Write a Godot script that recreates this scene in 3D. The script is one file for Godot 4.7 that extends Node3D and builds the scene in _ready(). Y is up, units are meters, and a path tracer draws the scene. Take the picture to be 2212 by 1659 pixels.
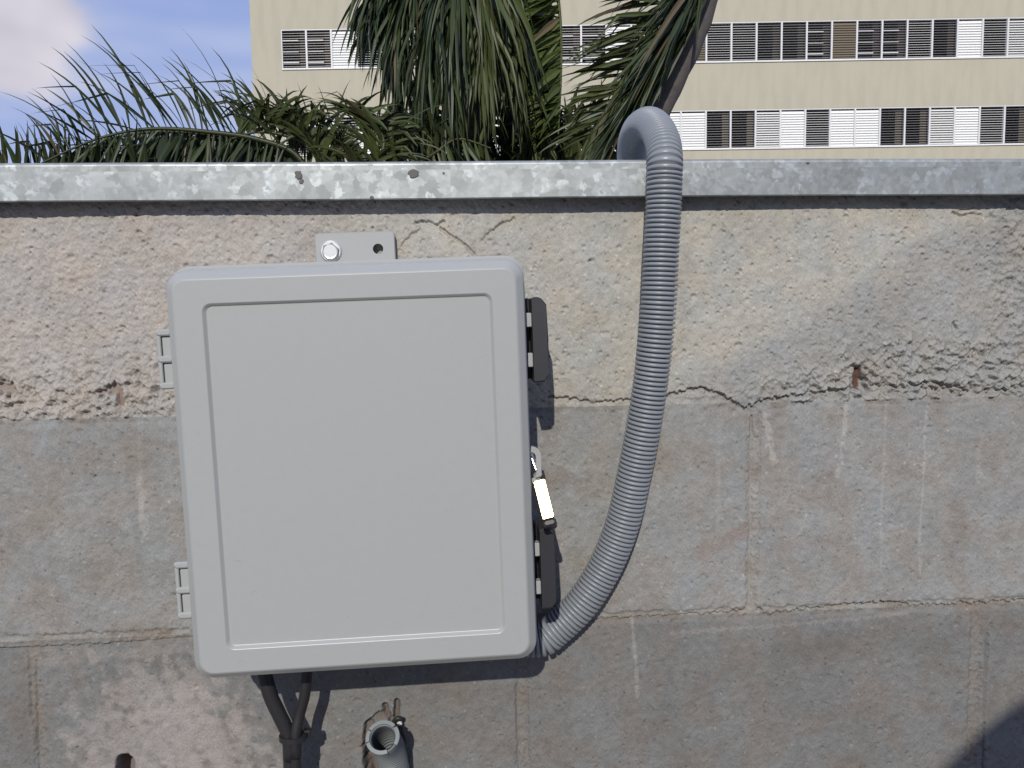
extends Node3D
# A grey junction box on a concrete block wall under a galvanised coping, palms and a building behind.

# ---- camera calibration: pixels are those of a 2212 x 1659 view of the photograph ----
const FOCAL := 1915.0
const CENTRE := Vector2(1106.0, 829.5)
const EYE := Vector3(0.0, 1.5, 0.745)
var cam_basis := Basis(Vector3.UP, deg_to_rad(-3.7)) * Basis(Vector3.RIGHT, deg_to_rad(-5.8)) * Basis(Vector3.BACK, deg_to_rad(-0.86))
var sun_dir := Vector3(-0.160, 0.59, 1.0).normalized()
var used := {}

func ray(u: float, v: float) -> Vector3:
	return cam_basis * Vector3((u - CENTRE.x) / FOCAL, -(v - CENTRE.y) / FOCAL, -1.0)

func at(u: float, v: float, z: float) -> Vector3:
	var d := ray(u, v)
	return EYE + d * ((z - EYE.z) / d.z)

# ---------------------------------------------------------------- naming helpers
func put(o: Node3D, called: String, parent: Node) -> void:
	var key := str(parent.get_instance_id()) + called
	var n: int = used.get(key, 0)
	used[key] = n + 1
	o.name = called if n == 0 else "%s_%03d" % [called, n]
	parent.add_child(o)

func part(called: String, mesh: Mesh, m: Material, parent: Node, at_pos := Vector3.ZERO) -> MeshInstance3D:
	var o := MeshInstance3D.new()
	o.mesh = mesh
	if m:
		o.material_override = m
	put(o, called, parent)
	o.position = at_pos
	return o

func thing(called: String, label: String, category: String, where := Vector3.ZERO, group := "") -> Node3D:
	var o := Node3D.new()
	put(o, called, self)
	o.position = where
	o.set_meta("label", label)
	o.set_meta("category", category)
	if group != "":
		o.set_meta("group", group)
	return o

# ---------------------------------------------------------------- mesh builder
class Build:
	var p := PackedVector3Array()
	var sg := PackedInt32Array()
	var col := PackedColorArray()
	var from := 0
	var group := -1
	var tint := Color(1, 1, 1)
	var tinted := false
	func tri(a: Vector3, b: Vector3, c: Vector3) -> void:
		p.push_back(a); p.push_back(b); p.push_back(c)
		sg.push_back(group)
		if tinted:
			col.push_back(tint); col.push_back(tint); col.push_back(tint)
	func quad(a: Vector3, b: Vector3, c: Vector3, d: Vector3) -> void:
		tri(a, b, c)
		tri(a, c, d)
	# turns the faces added since the last call outwards (they form one closed solid)
	func close() -> void:
		if p.size() == from:
			return
		var mid := Vector3.ZERO
		for i in range(from, p.size()):
			mid += p[i]
		mid /= float(p.size() - from)
		var vol := 0.0
		for i in range(from, p.size(), 3):
			vol += (p[i] - mid).dot((p[i + 1] - mid).cross(p[i + 2] - mid))
		if vol > 0.0:
			for i in range(from, p.size(), 3):
				var t := p[i + 1]
				p[i + 1] = p[i + 2]
				p[i + 2] = t
		from = p.size()
	func mesh() -> ArrayMesh:
		var st := SurfaceTool.new()
		st.begin(Mesh.PRIMITIVE_TRIANGLES)
		for i in p.size():
			st.set_smooth_group(sg[i / 3])
			if tinted:
				st.set_color(col[i])
			st.add_vertex(p[i])
		st.generate_normals()
		return st.commit()
	# closed loops of equal length joined one after another; smooth[k] is the smooth group of band k
	func loft(rings: Array, smooth: Array, cap_first := true, cap_last := true) -> void:
		for k in rings.size() - 1:
			group = smooth[k] if k < smooth.size() else -1
			var a: PackedVector3Array = rings[k]
			var b: PackedVector3Array = rings[k + 1]
			var n := a.size()
			for i in n:
				var j := (i + 1) % n
				quad(a[i], a[j], b[j], b[i])
		group = -1
		if cap_first:
			fan(rings[0])
		if cap_last:
			fan(rings[rings.size() - 1], true)
	func fan(r: PackedVector3Array, turned := false) -> void:
		var c := Vector3.ZERO
		for q in r:
			c += q
		c /= float(r.size())
		for i in r.size():
			var j := (i + 1) % r.size()
			if turned:
				tri(c, r[i], r[j])
			else:
				tri(c, r[j], r[i])
	func box(c: Vector3, s: Vector3, r := 0.0, turn := Basis.IDENTITY) -> void:
		var h := s * 0.5
		if r <= 0.0:
			var q: Array[Vector3] = []
			for k in 8:
				q.push_back(c + turn * Vector3(h.x * (1 if k & 1 else -1), h.y * (1 if k & 2 else -1), h.z * (1 if k & 4 else -1)))
			group = -1
			quad(q[0], q[1], q[3], q[2]); quad(q[4], q[6], q[7], q[5]); quad(q[0], q[4], q[5], q[1])
			quad(q[2], q[3], q[7], q[6]); quad(q[0], q[2], q[6], q[4]); quad(q[1], q[5], q[7], q[3])
			close()
			return
		var rings := []
		for k in [[-h.z, r], [-h.z + r, 0.0], [h.z - r, 0.0], [h.z, r]]:
			var o := PackedVector3Array()
			var x: float = h.x - k[1]
			var y: float = h.y - k[1]
			for e in [[x, -y + r], [x, y - r], [x - r, y], [-x + r, y], [-x, y - r], [-x, -y + r], [-x + r, -y], [x - r, -y]]:
				o.push_back(c + turn * Vector3(e[0], e[1], k[0]))
			rings.push_back(o)
		loft(rings, [-1, -1, -1])
		close()
	# a polygon in x, y pushed from z0 to z1 with a small chamfer towards z1
	func prism(poly: PackedVector2Array, z0: float, z1: float, ch := 0.0) -> void:
		var mid := Vector2.ZERO
		for q in poly:
			mid += q
		mid /= float(poly.size())
		var rings := []
		for k in [[z0, 0.0], [z1 - ch, 0.0], [z1, ch]]:
			var o := PackedVector3Array()
			for q in poly:
				var w: Vector2 = q - (q - mid).normalized() * k[1]
				o.push_back(Vector3(w.x, w.y, k[0]))
			rings.push_back(o)
		loft(rings, [-1, -1])
		close()
	func tube(path: PackedVector3Array, radii: PackedFloat32Array, n: int, caps := true, g := 1) -> void:
		var rings := []
		var up := Vector3(0.3, 0.1, 0.9)
		var last := Vector3.ZERO
		for k in path.size():
			var t := (path[mini(k + 1, path.size() - 1)] - path[maxi(k - 1, 0)])
			t = t.normalized() if t.length() > 1e-9 else last
			last = t
			up = (up - t * up.dot(t)).normalized()
			var s := t.cross(up)
			var o := PackedVector3Array()
			for i in n:
				var a := TAU * i / n
				o.push_back(path[k] + (up * cos(a) + s * sin(a)) * radii[k])
			rings.push_back(o)
		var sm := []
		for k in path.size():
			sm.push_back(g)
		loft(rings, sm, caps, caps)
		close()

func rounded(hw: float, hh: float, r: float, z: float, n := 6, mid := Vector2.ZERO) -> PackedVector3Array:
	var o := PackedVector3Array()
	for c in 4:
		var cx: float = (hw - r) * [1, -1, -1, 1][c]
		var cy: float = (hh - r) * [1, 1, -1, -1][c]
		for i in n + 1:
			var a := PI * 0.5 * (c + float(i) / n)
			o.push_back(Vector3(mid.x + cx + cos(a) * r, mid.y + cy + sin(a) * r, z))
	return o

func spline(pts: Array, step: float) -> PackedVector3Array:
	var c := Curve3D.new()
	c.bake_interval = step
	for i in pts.size():
		var a: Vector3 = pts[maxi(i - 1, 0)]
		var b: Vector3 = pts[mini(i + 1, pts.size() - 1)]
		var t := (b - a) / 6.0
		c.add_point(pts[i], -t, t)
	var total := c.get_baked_length()
	var n := maxi(2, int(total / step))
	var o := PackedVector3Array()
	for k in n + 1:
		o.push_back(c.sample_baked(total * k / n, true))
	return o

func noise(freq: float, seed_: int, kind := FastNoiseLite.TYPE_SIMPLEX_SMOOTH, oct := 1) -> FastNoiseLite:
	var n := FastNoiseLite.new()
	n.noise_type = kind
	n.seed = seed_
	n.frequency = freq
	n.fractal_type = FastNoiseLite.FRACTAL_FBM if oct > 1 else FastNoiseLite.FRACTAL_NONE
	n.fractal_octaves = oct
	return n

func lin(r: float, g: float, b: float) -> Color:
	return Color(r, g, b).linear_to_srgb()

func mat(c: Color, rough: float, metal := 0.0, spec := 0.5) -> StandardMaterial3D:
	var m := StandardMaterial3D.new()
	m.albedo_color = c
	m.roughness = rough
	m.metallic = metal
	m.metallic_specular = spec
	m.cull_mode = BaseMaterial3D.CULL_DISABLED
	return m

# a tiling grey speckle that multiplies a material's colour; lo..hi are linear factors
func grain(size: int, freq: float, lo: float, hi: float, seed_: int, oct := 4) -> ImageTexture:
	var n := noise(freq, seed_, FastNoiseLite.TYPE_SIMPLEX_SMOOTH, oct)
	var im := n.get_seamless_image(size, size)
	im.convert(Image.FORMAT_RGB8)
	for y in size:
		for x in size:
			var v := im.get_pixel(x, y).r
			var w := pow(lerpf(lo, hi, v), 1.0 / 2.2)
			im.set_pixel(x, y, Color(w, w, w))
	return ImageTexture.create_from_image(im)

# moulded plastic: an even grain with a few small scuffs and specks of dirt
func scuffed() -> ImageTexture:
	var size := 1024
	var n := noise(0.03, 91, FastNoiseLite.TYPE_SIMPLEX_SMOOTH, 4)
	var im := Image.create(size, size, false, Image.FORMAT_RGB8)
	for y in size:
		for x in size:
			var v := 0.985 + 0.006 * n.get_noise_2d(x, y)
			im.set_pixel(x, y, Color(v, v, v))
	var rng := RandomNumberGenerator.new()
	rng.seed = 17
	for k in 90:
		var q := Vector2(rng.randf_range(30, size - 30), rng.randf_range(30, size - 30))
		var long := rng.randf_range(1.0, 4.0) if rng.randf() < 0.8 else rng.randf_range(8.0, 26.0)
		var a := rng.randf_range(-0.5, 0.5)
		var d := rng.randf_range(0.86, 0.95)
		for t in int(long * 2.0):
			a += rng.randfn(0, 0.05)
			q += Vector2(cos(a), sin(a)) * 0.5
			im.set_pixel(clampi(int(q.x), 0, size - 1), clampi(int(q.y), 0, size - 1), Color(d, d, d))
	return ImageTexture.create_from_image(im)

func planar(m: StandardMaterial3D, t: Texture2D, per_metre: float) -> StandardMaterial3D:
	m.albedo_texture = t
	m.uv1_triplanar = true
	m.uv1_scale = Vector3.ONE * per_metre
	return m

# ================================================================ scene
func _ready() -> void:
	var cam := Camera3D.new()
	cam.name = "camera"
	add_child(cam)
	cam.transform = Transform3D(cam_basis, EYE)
	cam.fov = rad_to_deg(2.0 * atan(CENTRE.y / FOCAL))
	cam.near = 0.02
	cam.far = 600.0
	cam.current = true

	var env := Environment.new()
	env.background_mode = Environment.BG_SKY
	env.sky = make_sky()
	env.background_energy_multiplier = 1.0
	env.tonemap_mode = Environment.TONE_MAPPER_LINEAR
	env.tonemap_exposure = 1.0
	env.sdfgi_enabled = true
	env.ssao_enabled = true
	env.ssil_enabled = true
	var we := WorldEnvironment.new()
	we.name = "environment"
	we.environment = env
	add_child(we)

	var sun := DirectionalLight3D.new()
	sun.name = "sun"
	sun.light_energy = 1.1
	sun.light_color = Color(1.0, 0.975, 0.93)
	sun.light_angular_distance = 0.5
	sun.shadow_enabled = true
	add_child(sun)
	sun.look_at_from_position(sun_dir * 50.0, Vector3.ZERO, Vector3.UP)

	make_ground()
	make_wall()
	make_coping()
	make_building()
	make_palms()
	make_added_tank()
	make_enclosure()
	make_conduit()
	make_cables()
	make_stub()

# ---------------------------------------------------------------- sky
func make_sky() -> Sky:
	var w := 1024
	var h := 512
	var im := Image.create(w, h, false, Image.FORMAT_RGBF)
	var big := noise(1.6, 11, FastNoiseLite.TYPE_SIMPLEX_SMOOTH, 5)
	var wisp := noise(3.0, 12, FastNoiseLite.TYPE_SIMPLEX_SMOOTH, 4)
	var c0 := ray(20, 30).normalized()     # the cumulus in the upper left corner
	for y in h:
		var el := PI * (0.5 - (y + 0.5) / h)
		var se := sin(el)
		var up := clampf(se, 0.0, 1.0)
		var base := Color(0.47, 0.56, 0.82).lerp(Color(0.15, 0.25, 0.62), pow(up, 0.55))
		if se < 0.0:
			base = Color(0.42, 0.44, 0.46).lerp(Color(0.22, 0.21, 0.19), clampf(-se * 4.0, 0.0, 1.0))
		for x in w:
			var az := TAU * (x + 0.5) / w
			var d := Vector3(sin(az) * cos(el), se, -cos(az) * cos(el))
			var c := base
			if se > -0.02:
				var q := Vector3(d.x, d.y * 2.2, d.z)
				var f := wisp.get_noise_3dv(q * Vector3(1.0, 2.5, 1.0))
				c = c.lerp(Color(0.62, 0.67, 0.82), clampf(0.24 + f * 0.6, 0.0, 0.6))
				var k := smoothstep(0.16, 0.42, big.get_noise_3dv(q * 1.3))
				var near := (d - c0)
				var blob := 1.0 - Vector2(Vector2(near.x, near.z).length() / 0.060, near.y / 0.046).length()
				k = maxf(k, smoothstep(-0.16, 0.26, blob + 0.55 * big.get_noise_3dv(q * 4.0) + 0.16 * wisp.get_noise_3dv(q * 9.0)))
				# cumulus bases are greyer than their tops
				var tone := clampf(0.5 + 0.9 * big.get_noise_3dv(q * 3.1 + Vector3(0, 0.25, 0)), 0.0, 1.0)
				c = c.lerp(Color(0.46, 0.43, 0.52).lerp(Color(0.80, 0.78, 0.85), tone), k)
			im.set_pixel(x, y, c)
	var m := PanoramaSkyMaterial.new()
	m.panorama = ImageTexture.create_from_image(im)
	var s := Sky.new()
	s.sky_material = m
	return s

func make_ground() -> void:
	var m := mat(lin(0.20, 0.19, 0.17), 0.95)
	planar(m, grain(256, 0.03, 0.7, 1.15, 5), 0.7)
	var b := Build.new()
	b.box(Vector3(0, -0.1, 0), Vector3(300, 0.2, 300))
	var g := part("ground", b.mesh(), m, self)
	g.set_meta("kind", "structure")

# ---------------------------------------------------------------- wall: relief and colour on one grid
const GX0 := -0.55
const GY0 := 0.97
const STEP := 0.001
const NX := 1231
const NY := 621
var relief := PackedFloat32Array()
var hue := PackedColorArray()
var row_y := [1.592, 1.404, 1.216, 1.028, 0.840, 0.652, 0.464, 0.276, 0.088]
const JOINT := 0.005

func joints_of(row: int) -> Array:
	var first: float = [0.020, 0.2575, 0.053][row] if row < 3 else [0.25, 0.055][row % 2]
	var gap: float = 0.439 if row == 0 else 0.412
	var o := []
	for k in range(-7, 8):
		var x := first + gap * k
		if x > -2.6 and x < 2.9:
			o.push_back(x)
	return o

func ix(x: float) -> int:
	return clampi(int(round((x - GX0) / STEP)), 0, NX - 1)

func iy(y: float) -> int:
	return clampi(int(round((y - GY0) / STEP)), 0, NY - 1)

# lowers (or raises) the relief along a line given in photo pixels, with ragged edges
func carve(pts: Array, width: float, depth: float, ragged := 0.5, tint = null, share := 0.0, seed_ := 1) -> void:
	var n := noise(0.13, seed_, FastNoiseLite.TYPE_SIMPLEX_SMOOTH, 4)
	for k in pts.size() - 1:
		var a3 := at(pts[k][0], pts[k][1], 0.0)
		var b3 := at(pts[k + 1][0], pts[k + 1][1], 0.0)
		var a := Vector2(a3.x, a3.y)
		var b := Vector2(b3.x, b3.y)
		var reach := width * 1.8 + 0.003
		for j in range(iy(minf(a.y, b.y) - reach), iy(maxf(a.y, b.y) + reach) + 1):
			for i in range(ix(minf(a.x, b.x) - reach), ix(maxf(a.x, b.x) + reach) + 1):
				var q := Vector2(GX0 + i * STEP, GY0 + j * STEP)
				var wob := Vector2(n.get_noise_2d(q.x * 1000.0, q.y * 1000.0), n.get_noise_2d(q.x * 1000.0 + 77.0, q.y * 1000.0))
				var q2 := q + wob * ragged * width
				var t := clampf((q2 - a).dot(b - a) / maxf((b - a).length_squared(), 1e-9), 0.0, 1.0)
				var d := q2.distance_to(a + (b - a) * t) / (width * 0.5)
				if d < 1.6:
					var f := 1.0 - smoothstep(0.75, 1.35, d)
					var at_ := j * NX + i
					relief[at_] = lerpf(relief[at_], minf(relief[at_], -depth), f)
					if tint != null:
						hue[at_] = hue[at_].lerp(tint, f * share)

func stain(pts: Array, width: float, c: Color, share: float, seed_: int, tall := 0.42, coarse := 1.0) -> void:
	var n := noise(0.16, seed_, FastNoiseLite.TYPE_SIMPLEX_SMOOTH, 4)
	var fine := noise(0.5, seed_ + 3)
	for k in pts.size() - 1:
		var a3 := at(pts[k][0], pts[k][1], 0.0)
		var b3 := at(pts[k + 1][0], pts[k + 1][1], 0.0)
		var a := Vector2(a3.x, a3.y)
		var b := Vector2(b3.x, b3.y)
		var reach := width * 1.6
		for j in range(iy(minf(a.y, b.y) - reach), iy(maxf(a.y, b.y) + reach) + 1):
			for i in range(ix(minf(a.x, b.x) - reach), ix(maxf(a.x, b.x) + reach) + 1):
				var q := Vector2(GX0 + i * STEP, GY0 + j * STEP)
				var t := clampf((q - a).dot(b - a) / maxf((b - a).length_squared(), 1e-9), 0.0, 1.0)
				var d := q.distance_to(a + (b - a) * t) / (width * 0.5)
				d += n.get_noise_2d(q.x * 1000.0 * coarse, q.y * 1000.0 * tall * coarse) * 1.3
				var f := (1.0 - smoothstep(0.35, 1.15, d)) * (0.75 + 0.45 * fine.get_noise_2d(q.x * 1000.0, q.y * 1000.0))
				if f > 0.0:
					hue[j * NX + i] = hue[j * NX + i].lerp(c, minf(f, 1.0) * share)

func make_relief() -> void:
	relief.resize(NX * NY)
	hue.resize(NX * NY)
	var fine := noise(0.40, 21, FastNoiseLite.TYPE_SIMPLEX_SMOOTH, 2)
	var medium := noise(0.12, 22, FastNoiseLite.TYPE_SIMPLEX_SMOOTH, 2)
	var lump := noise(0.055, 23, FastNoiseLite.TYPE_SIMPLEX_SMOOTH, 2)
	var broad := noise(0.011, 24, FastNoiseLite.TYPE_SIMPLEX_SMOOTH, 3)
	var warm := noise(0.02, 25, FastNoiseLite.TYPE_SIMPLEX_SMOOTH, 3)
	var pebble := noise(0.17, 26, FastNoiseLite.TYPE_CELLULAR)
	pebble.cellular_return_type = FastNoiseLite.RETURN_DISTANCE
	var chip := noise(0.09, 27, FastNoiseLite.TYPE_CELLULAR)
	chip.cellular_return_type = FastNoiseLite.RETURN_DISTANCE
	var jl := []
	for r in 4:
		jl.push_back(joints_of(r))
	for j in NY:
		var y := GY0 + j * STEP
		var row := 0
		while row < 3 and y < float(row_y[row + 1]):
			row += 1
		for i in NX:
			var x := GX0 + i * STEP
			var mx := x * 1000.0
			var my := y * 1000.0
			var nf := fine.get_noise_2d(mx, my)
			var nm := medium.get_noise_2d(mx, my)
			var nl := lump.get_noise_2d(mx, my)
			var nb := broad.get_noise_2d(mx, my)
			var nw := warm.get_noise_2d(mx, my)
			# distance to the joints, with wavering edges
			var ey := minf(absf(y - float(row_y[row])), absf(y - float(row_y[row + 1]))) - JOINT
			var ex := 9.0
			for xj in jl[row]:
				ex = minf(ex, absf(x - float(xj)))
			ex -= JOINT
			var e := minf(ex, ey) + nm * 0.0007 + nf * 0.0005 + nl * 0.0014
			var in_mortar := 1.0 - smoothstep(-0.0010, 0.0007, e)
			var beige := 1.0 if row == 0 else 0.0
			# how broken the surface is
			var rough := 0.0
			var broken := 0.0
			var grey := 0.0
			if row == 0:
				rough = clampf(0.35 + 0.75 * smoothstep(0.06, -0.12, x + nl * 0.05), 0.0, 1.0)
				broken = 1.5 * smoothstep(1.455, 1.415, y + nl * 0.018) * smoothstep(-0.17, -0.25, x + nl * 0.05)
				var edge := 1.410 + clampf((x - 0.19) * 0.30, 0.0, 0.055) + nl * 0.014
				if x > 0.15:
					broken = maxf(broken, 1.7 * smoothstep(0.002, 0.026, edge - y) * smoothstep(0.19, 0.32, x))
					broken = maxf(broken, 0.75 * smoothstep(0.455, 0.475, x + nl * 0.012))
					grey = smoothstep(-0.012, 0.014, 1.408 + (x - 0.18) * 0.55 - y + nb * 0.03 + nl * 0.01) * smoothstep(0.12, 0.24, x)
					rough = maxf(rough, grey * 0.7)
			elif row == 1:
				rough = 0.26 + 0.2 * nb
			else:
				rough = 0.24 + 0.2 * nb
			var pb := pebble.get_noise_2d(mx + nm * 2.0, my * 1.25)
			var cp := chip.get_noise_2d(mx + nm * 4.0, my * 1.3 + nl * 5.0)
			var hgt := nf * 0.27 + nm * 0.24 + nl * 0.3
			hgt += rough * (nm * 0.55 + nf * 0.40 - pb * 0.75 - 0.3)
			hgt += broken * (nl * 1.8 + nm * 1.2 + nf * 0.7 - cp * 2.2 - pb * 1.2 - 2.2)
			hgt -= 0.45 * exp(-maxf(e, 0.0) / 0.0016) * (0.0 if row == 0 and ex > ey else 1.0)
			# colour
			var c := Color(0.372, 0.360, 0.325)
			if row == 0:
				c = c.lerp(Color(0.370, 0.342, 0.315), smoothstep(0.05, -0.2, x + nb * 0.15))
				c = c.lerp(Color(0.292, 0.287, 0.272), clampf(maxf(grey, broken * (0.45 if x > 0.0 else 0.12)), 0.0, 1.0))
			elif row == 1:
				c = Color(0.262, 0.260, 0.250)
				c = c.lerp(Color(0.232, 0.218, 0.206), clampf(0.15 + nw * 0.8 + (0.25 if x < -0.16 else 0.0), 0.0, 0.8))
			else:
				c = Color(0.182, 0.179, 0.172)
				c = c.lerp(Color(0.165, 0.154, 0.147), clampf(0.15 + nw * 0.8, 0.0, 0.8))
			if in_mortar > 0.0:
				var low := 0.5 if (row == 0 or absf(y - 1.404) < 0.03) else 1.5
				var mh := -low + nm * 0.9 + nf * 0.4 - pb * 0.6 - 0.3
				var mc := Color(c.r * 1.06 + 0.004, c.g * 1.03 + 0.002, c.b) if not (row == 0 or absf(y - 1.404) < 0.012) else c
				mc = mc.lerp(Color(0.196, 0.178, 0.160), clampf(nw * 1.3, 0.0, 0.7)) if row > 0 else mc
				var keep := in_mortar * clampf(1.0 - broken * 0.7, 0.0, 1.0)
				hgt = lerpf(hgt, mh, keep)
				c = c.lerp(mc, keep)
			var v := 1.0 + nb * 0.12 + nl * 0.09 + nm * 0.10 + nf * 0.12
			c = Color(c.r * v * (1.0 + nw * 0.06), c.g * v, c.b * v * (1.0 - nw * 0.07))
			relief[j * NX + i] = hgt
			hue[j * NX + i] = c
	# air holes and grit
	var rng := RandomNumberGenerator.new()
	rng.seed = 41
	for k in 4200:
		var x := rng.randf_range(GX0 + 0.01, GX0 + NX * STEP - 0.01)
		var y := rng.randf_range(1.41, 1.59) if rng.randf() < 0.62 else rng.randf_range(GY0 + 0.01, 1.40)
		var rad := rng.randf_range(0.0006, 0.0012) * (1.8 if rng.randf() < 0.10 else 1.0)
		var deep := rng.randf_range(0.6, 2.0) if y > 1.40 else rng.randf_range(0.4, 1.3)
		var sx := rng.randf_range(0.8, 1.9)
		var ci := ix(x)
		var cj := iy(y)
		var m := int(ceil(rad * 2.2 / STEP)) + 1
		for j in range(maxi(cj - m, 0), mini(cj + m + 1, NY)):
			for i in range(maxi(ci - m, 0), mini(ci + m + 1, NX)):
				var d := Vector2((GX0 + i * STEP - x) / sx, GY0 + j * STEP - y).length() / rad
				if d < 1.3:
					relief[j * NX + i] -= deep * (1.0 - smoothstep(0.6, 1.25, d))
	for k in 4500:
		var i := rng.randi_range(2, NX - 3)
		var j := rng.randi_range(2, NY - 3)
		var f := rng.randf_range(1.1, 1.45) if rng.randf() < 0.4 else rng.randf_range(0.6, 0.85)
		for o in [0, 1, NX, NX + 1]:
			if rng.randf() < 0.7:
				var c: Color = hue[j * NX + i + o]
				hue[j * NX + i + o] = Color(minf(c.r * f, 0.75), minf(c.g * f, 0.72), minf(c.b * f, 0.68))
	# lime streaks, dirt and the pale smear of mortar, where the photograph shows them
	var lime := Color(0.46, 0.44, 0.40)
	stain([[1655, 895], [1660, 960], [1672, 1000]], 0.0062, lime, 0.5, 1)
	stain([[1828, 868], [1822, 940], [1811, 1025]], 0.0052, lime, 0.45, 2)
	stain([[1915, 855], [1912, 930], [1905, 1080], [1903, 1230]], 0.0028, lime, 0.30, 3)
	stain([[2000, 890], [1996, 1010], [1984, 1190], [1990, 1240]], 0.0026, lime, 0.42, 4)
	stain([[2120, 930], [2112, 1040]], 0.0045, lime, 0.25, 5)
	stain([[302, 1035], [306, 1090], [312, 1165]], 0.0062, lime, 0.42, 6)
	stain([[300, 905], [304, 1030]], 0.004, lime, 0.15, 7)
	stain([[1365, 1330], [1372, 1420], [1378, 1505]], 0.0040, lime, 0.30, 8)
	stain([[1556, 880], [1552, 1040], [1548, 1190]], 0.0050, lime, 0.16, 9)
	stain([[1350, 890], [1345, 930]], 0.0040, lime, 0.35, 10)
	stain([[1450, 1368], [1700, 1350], [1960, 1325]], 0.0040, Color(0.36, 0.32, 0.30), 0.4, 12)
	var smear := Color(0.36, 0.325, 0.305)
	stain([[300, 1500], [420, 1490]], 0.060, smear, 0.62, 13, 1.0, 0.35)
	stain([[250, 1600], [400, 1585], [480, 1620]], 0.085, smear, 0.55, 14, 1.0, 0.35)
	stain([[240, 1690], [470, 1680]], 0.07, smear, 0.5, 15, 1.0, 0.35)
	stain([[60, 1425], [200, 1415], [420, 1400]], 0.012, Color(0.32, 0.285, 0.265), 0.45, 16, 1.0, 0.35)
	var brown := Color(0.17, 0.125, 0.105)
	stain([[1180, 1030], [1260, 1045]], 0.022, brown, 0.38, 17, 1.0, 0.35)
	stain([[1520, 1190], [1600, 1150], [1690, 1110]], 0.016, Color(0.22, 0.165, 0.14), 0.40, 18, 1.0, 0.35)
	stain([[1240, 1290], [1380, 1260]], 0.03, Color(0.21, 0.17, 0.15), 0.35, 19, 1.0, 0.35)
	var soot := Color(0.135, 0.130, 0.118)
	stain([[1690, 1420], [1800, 1385]], 0.030, soot, 0.45, 20, 1.0, 0.35)
	stain([[1930, 1375], [2040, 1400]], 0.024, soot, 0.45, 21, 1.0, 0.35)
	stain([[2150, 1420], [2140, 1560]], 0.02, soot, 0.35, 22, 1.0, 0.35)
	stain([[1740, 1530], [1880, 1570]], 0.03, soot, 0.3, 23, 1.0, 0.35)
	stain([[2070, 1170], [2090, 1060]], 0.03, soot, 0.25, 24, 1.0, 0.35)
	stain([[40, 1500], [50, 1640]], 0.03, soot, 0.3, 25, 1.0, 0.35)
	stain([[330, 1440], [430, 1436]], 0.010, soot, 0.4, 26, 1.0, 0.35)
	stain([[150, 1215], [260, 1180]], 0.05, soot, 0.22, 27, 1.0, 0.35)
	stain([[1000, 460], [1030, 560]], 0.004, Color(0.30, 0.27, 0.24), 0.6, 28)
	# cracks
	carve([[1440, 858], [1500, 838], [1545, 846], [1580, 866], [1612, 883], [1645, 868], [1690, 858], [1760, 850], [1800, 846]], 0.0022, 4.5, 1.5, null, 0.0, 2)
	carve([[1800, 846], [1850, 838], [1900, 834], [1945, 838]], 0.0024, 4.5, 1.5, null, 0.0, 3)
	carve([[1950, 836], [2010, 826], [2070, 838], [2120, 850], [2212, 836]], 0.0030, 5.0, 1.5, null, 0.0, 4)
	carve([[1185, 858], [1240, 862], [1290, 872], [1340, 866], [1390, 862]], 0.0018, 3.5, 1.5, null, 0.0, 5)
	carve([[1290, 1340], [1420, 1333], [1520, 1329], [1600, 1323], [1612, 1316]], 0.0017, 3.5, 1.5, null, 0.0, 6)
	carve([[1640, 1318], [1660, 1330], [1740, 1319], [1820, 1309], [1900, 1303], [1960, 1305]], 0.0021, 4.0, 1.5, null, 0.0, 7)
	carve([[1940, 1312], [2020, 1310], [2100, 1306], [2212, 1300], [2300, 1297]], 0.0026, 4.0, 1.5, null, 0.0, 8)
	carve([[-60, 1404], [90, 1400], [200, 1394], [300, 1388], [430, 1378]], 0.0018, 3.0, 0.7, null, 0.0, 9)
	carve([[868, 532], [890, 508], [908, 496]], 0.0018, 2.0, 0.8, null, 0.0, 10)
	carve([[900, 482], [925, 481], [945, 486], [960, 480]], 0.0026, 3.0, 0.8, null, 0.0, 11)
	carve([[952, 492], [968, 506], [990, 518], [1008, 532], [1026, 552]], 0.0019, 3.0, 0.6, null, 0.0, 12)
	carve([[1040, 522], [1052, 508], [1075, 490], [1090, 482], [1112, 474]], 0.0019, 2.6, 0.6, null, 0.0, 13)
	carve([[1027, 440], [1029, 500], [1030, 560]], 0.0026, 1.1, 0.7, null, 0.0, 14)
	carve([[2058, 458], [2075, 467], [2105, 462], [2120, 464]], 0.0018, 2.6, 0.7, null, 0.0, 15)
	carve([[2400 * 0.864, 455], [2400 * 0.864 + 30, 450]], 0.0016, 2.0, 0.7, null, 0.0, 16)
	carve([[1624, 900], [1622, 1100], [1619, 1300]], 0.0024, 2.6, 0.35, null, 0.0, 17)
	carve([[1642, 890], [1640, 1060], [1638, 1200]], 0.0014, 1.6, 0.5, null, 0.0, 18)
	carve([[78, 1430], [80, 1540], [86, 1680]], 0.0020, 3.0, 0.8, null, 0.0, 19)
	carve([[1116, 1480], [1118, 1560], [1122, 1680]], 0.0018, 2.4, 0.7, null, 0.0, 20)
	carve([[1138, 1476], [1140, 1560], [1144, 1680]], 0.0014, 2.0, 0.9, null, 0.0, 21)
	carve([[2134, 1370], [2128, 1480], [2124, 1680]], 0.0018, 2.0, 0.5, null, 0.0, 22)
	carve([[2106, 1372], [2102, 1480], [2098, 1680]], 0.0012, 1.4, 0.5, null, 0.0, 23)
	# the socket of a rusted tie in the joint, and the broken sockets on the other side of the box
	var rust := Color(0.095, 0.038, 0.024)
	carve([[1857, 803], [1856, 832]], 0.0075, 9.0, 0.12, rust, 0.9, 30)
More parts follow.
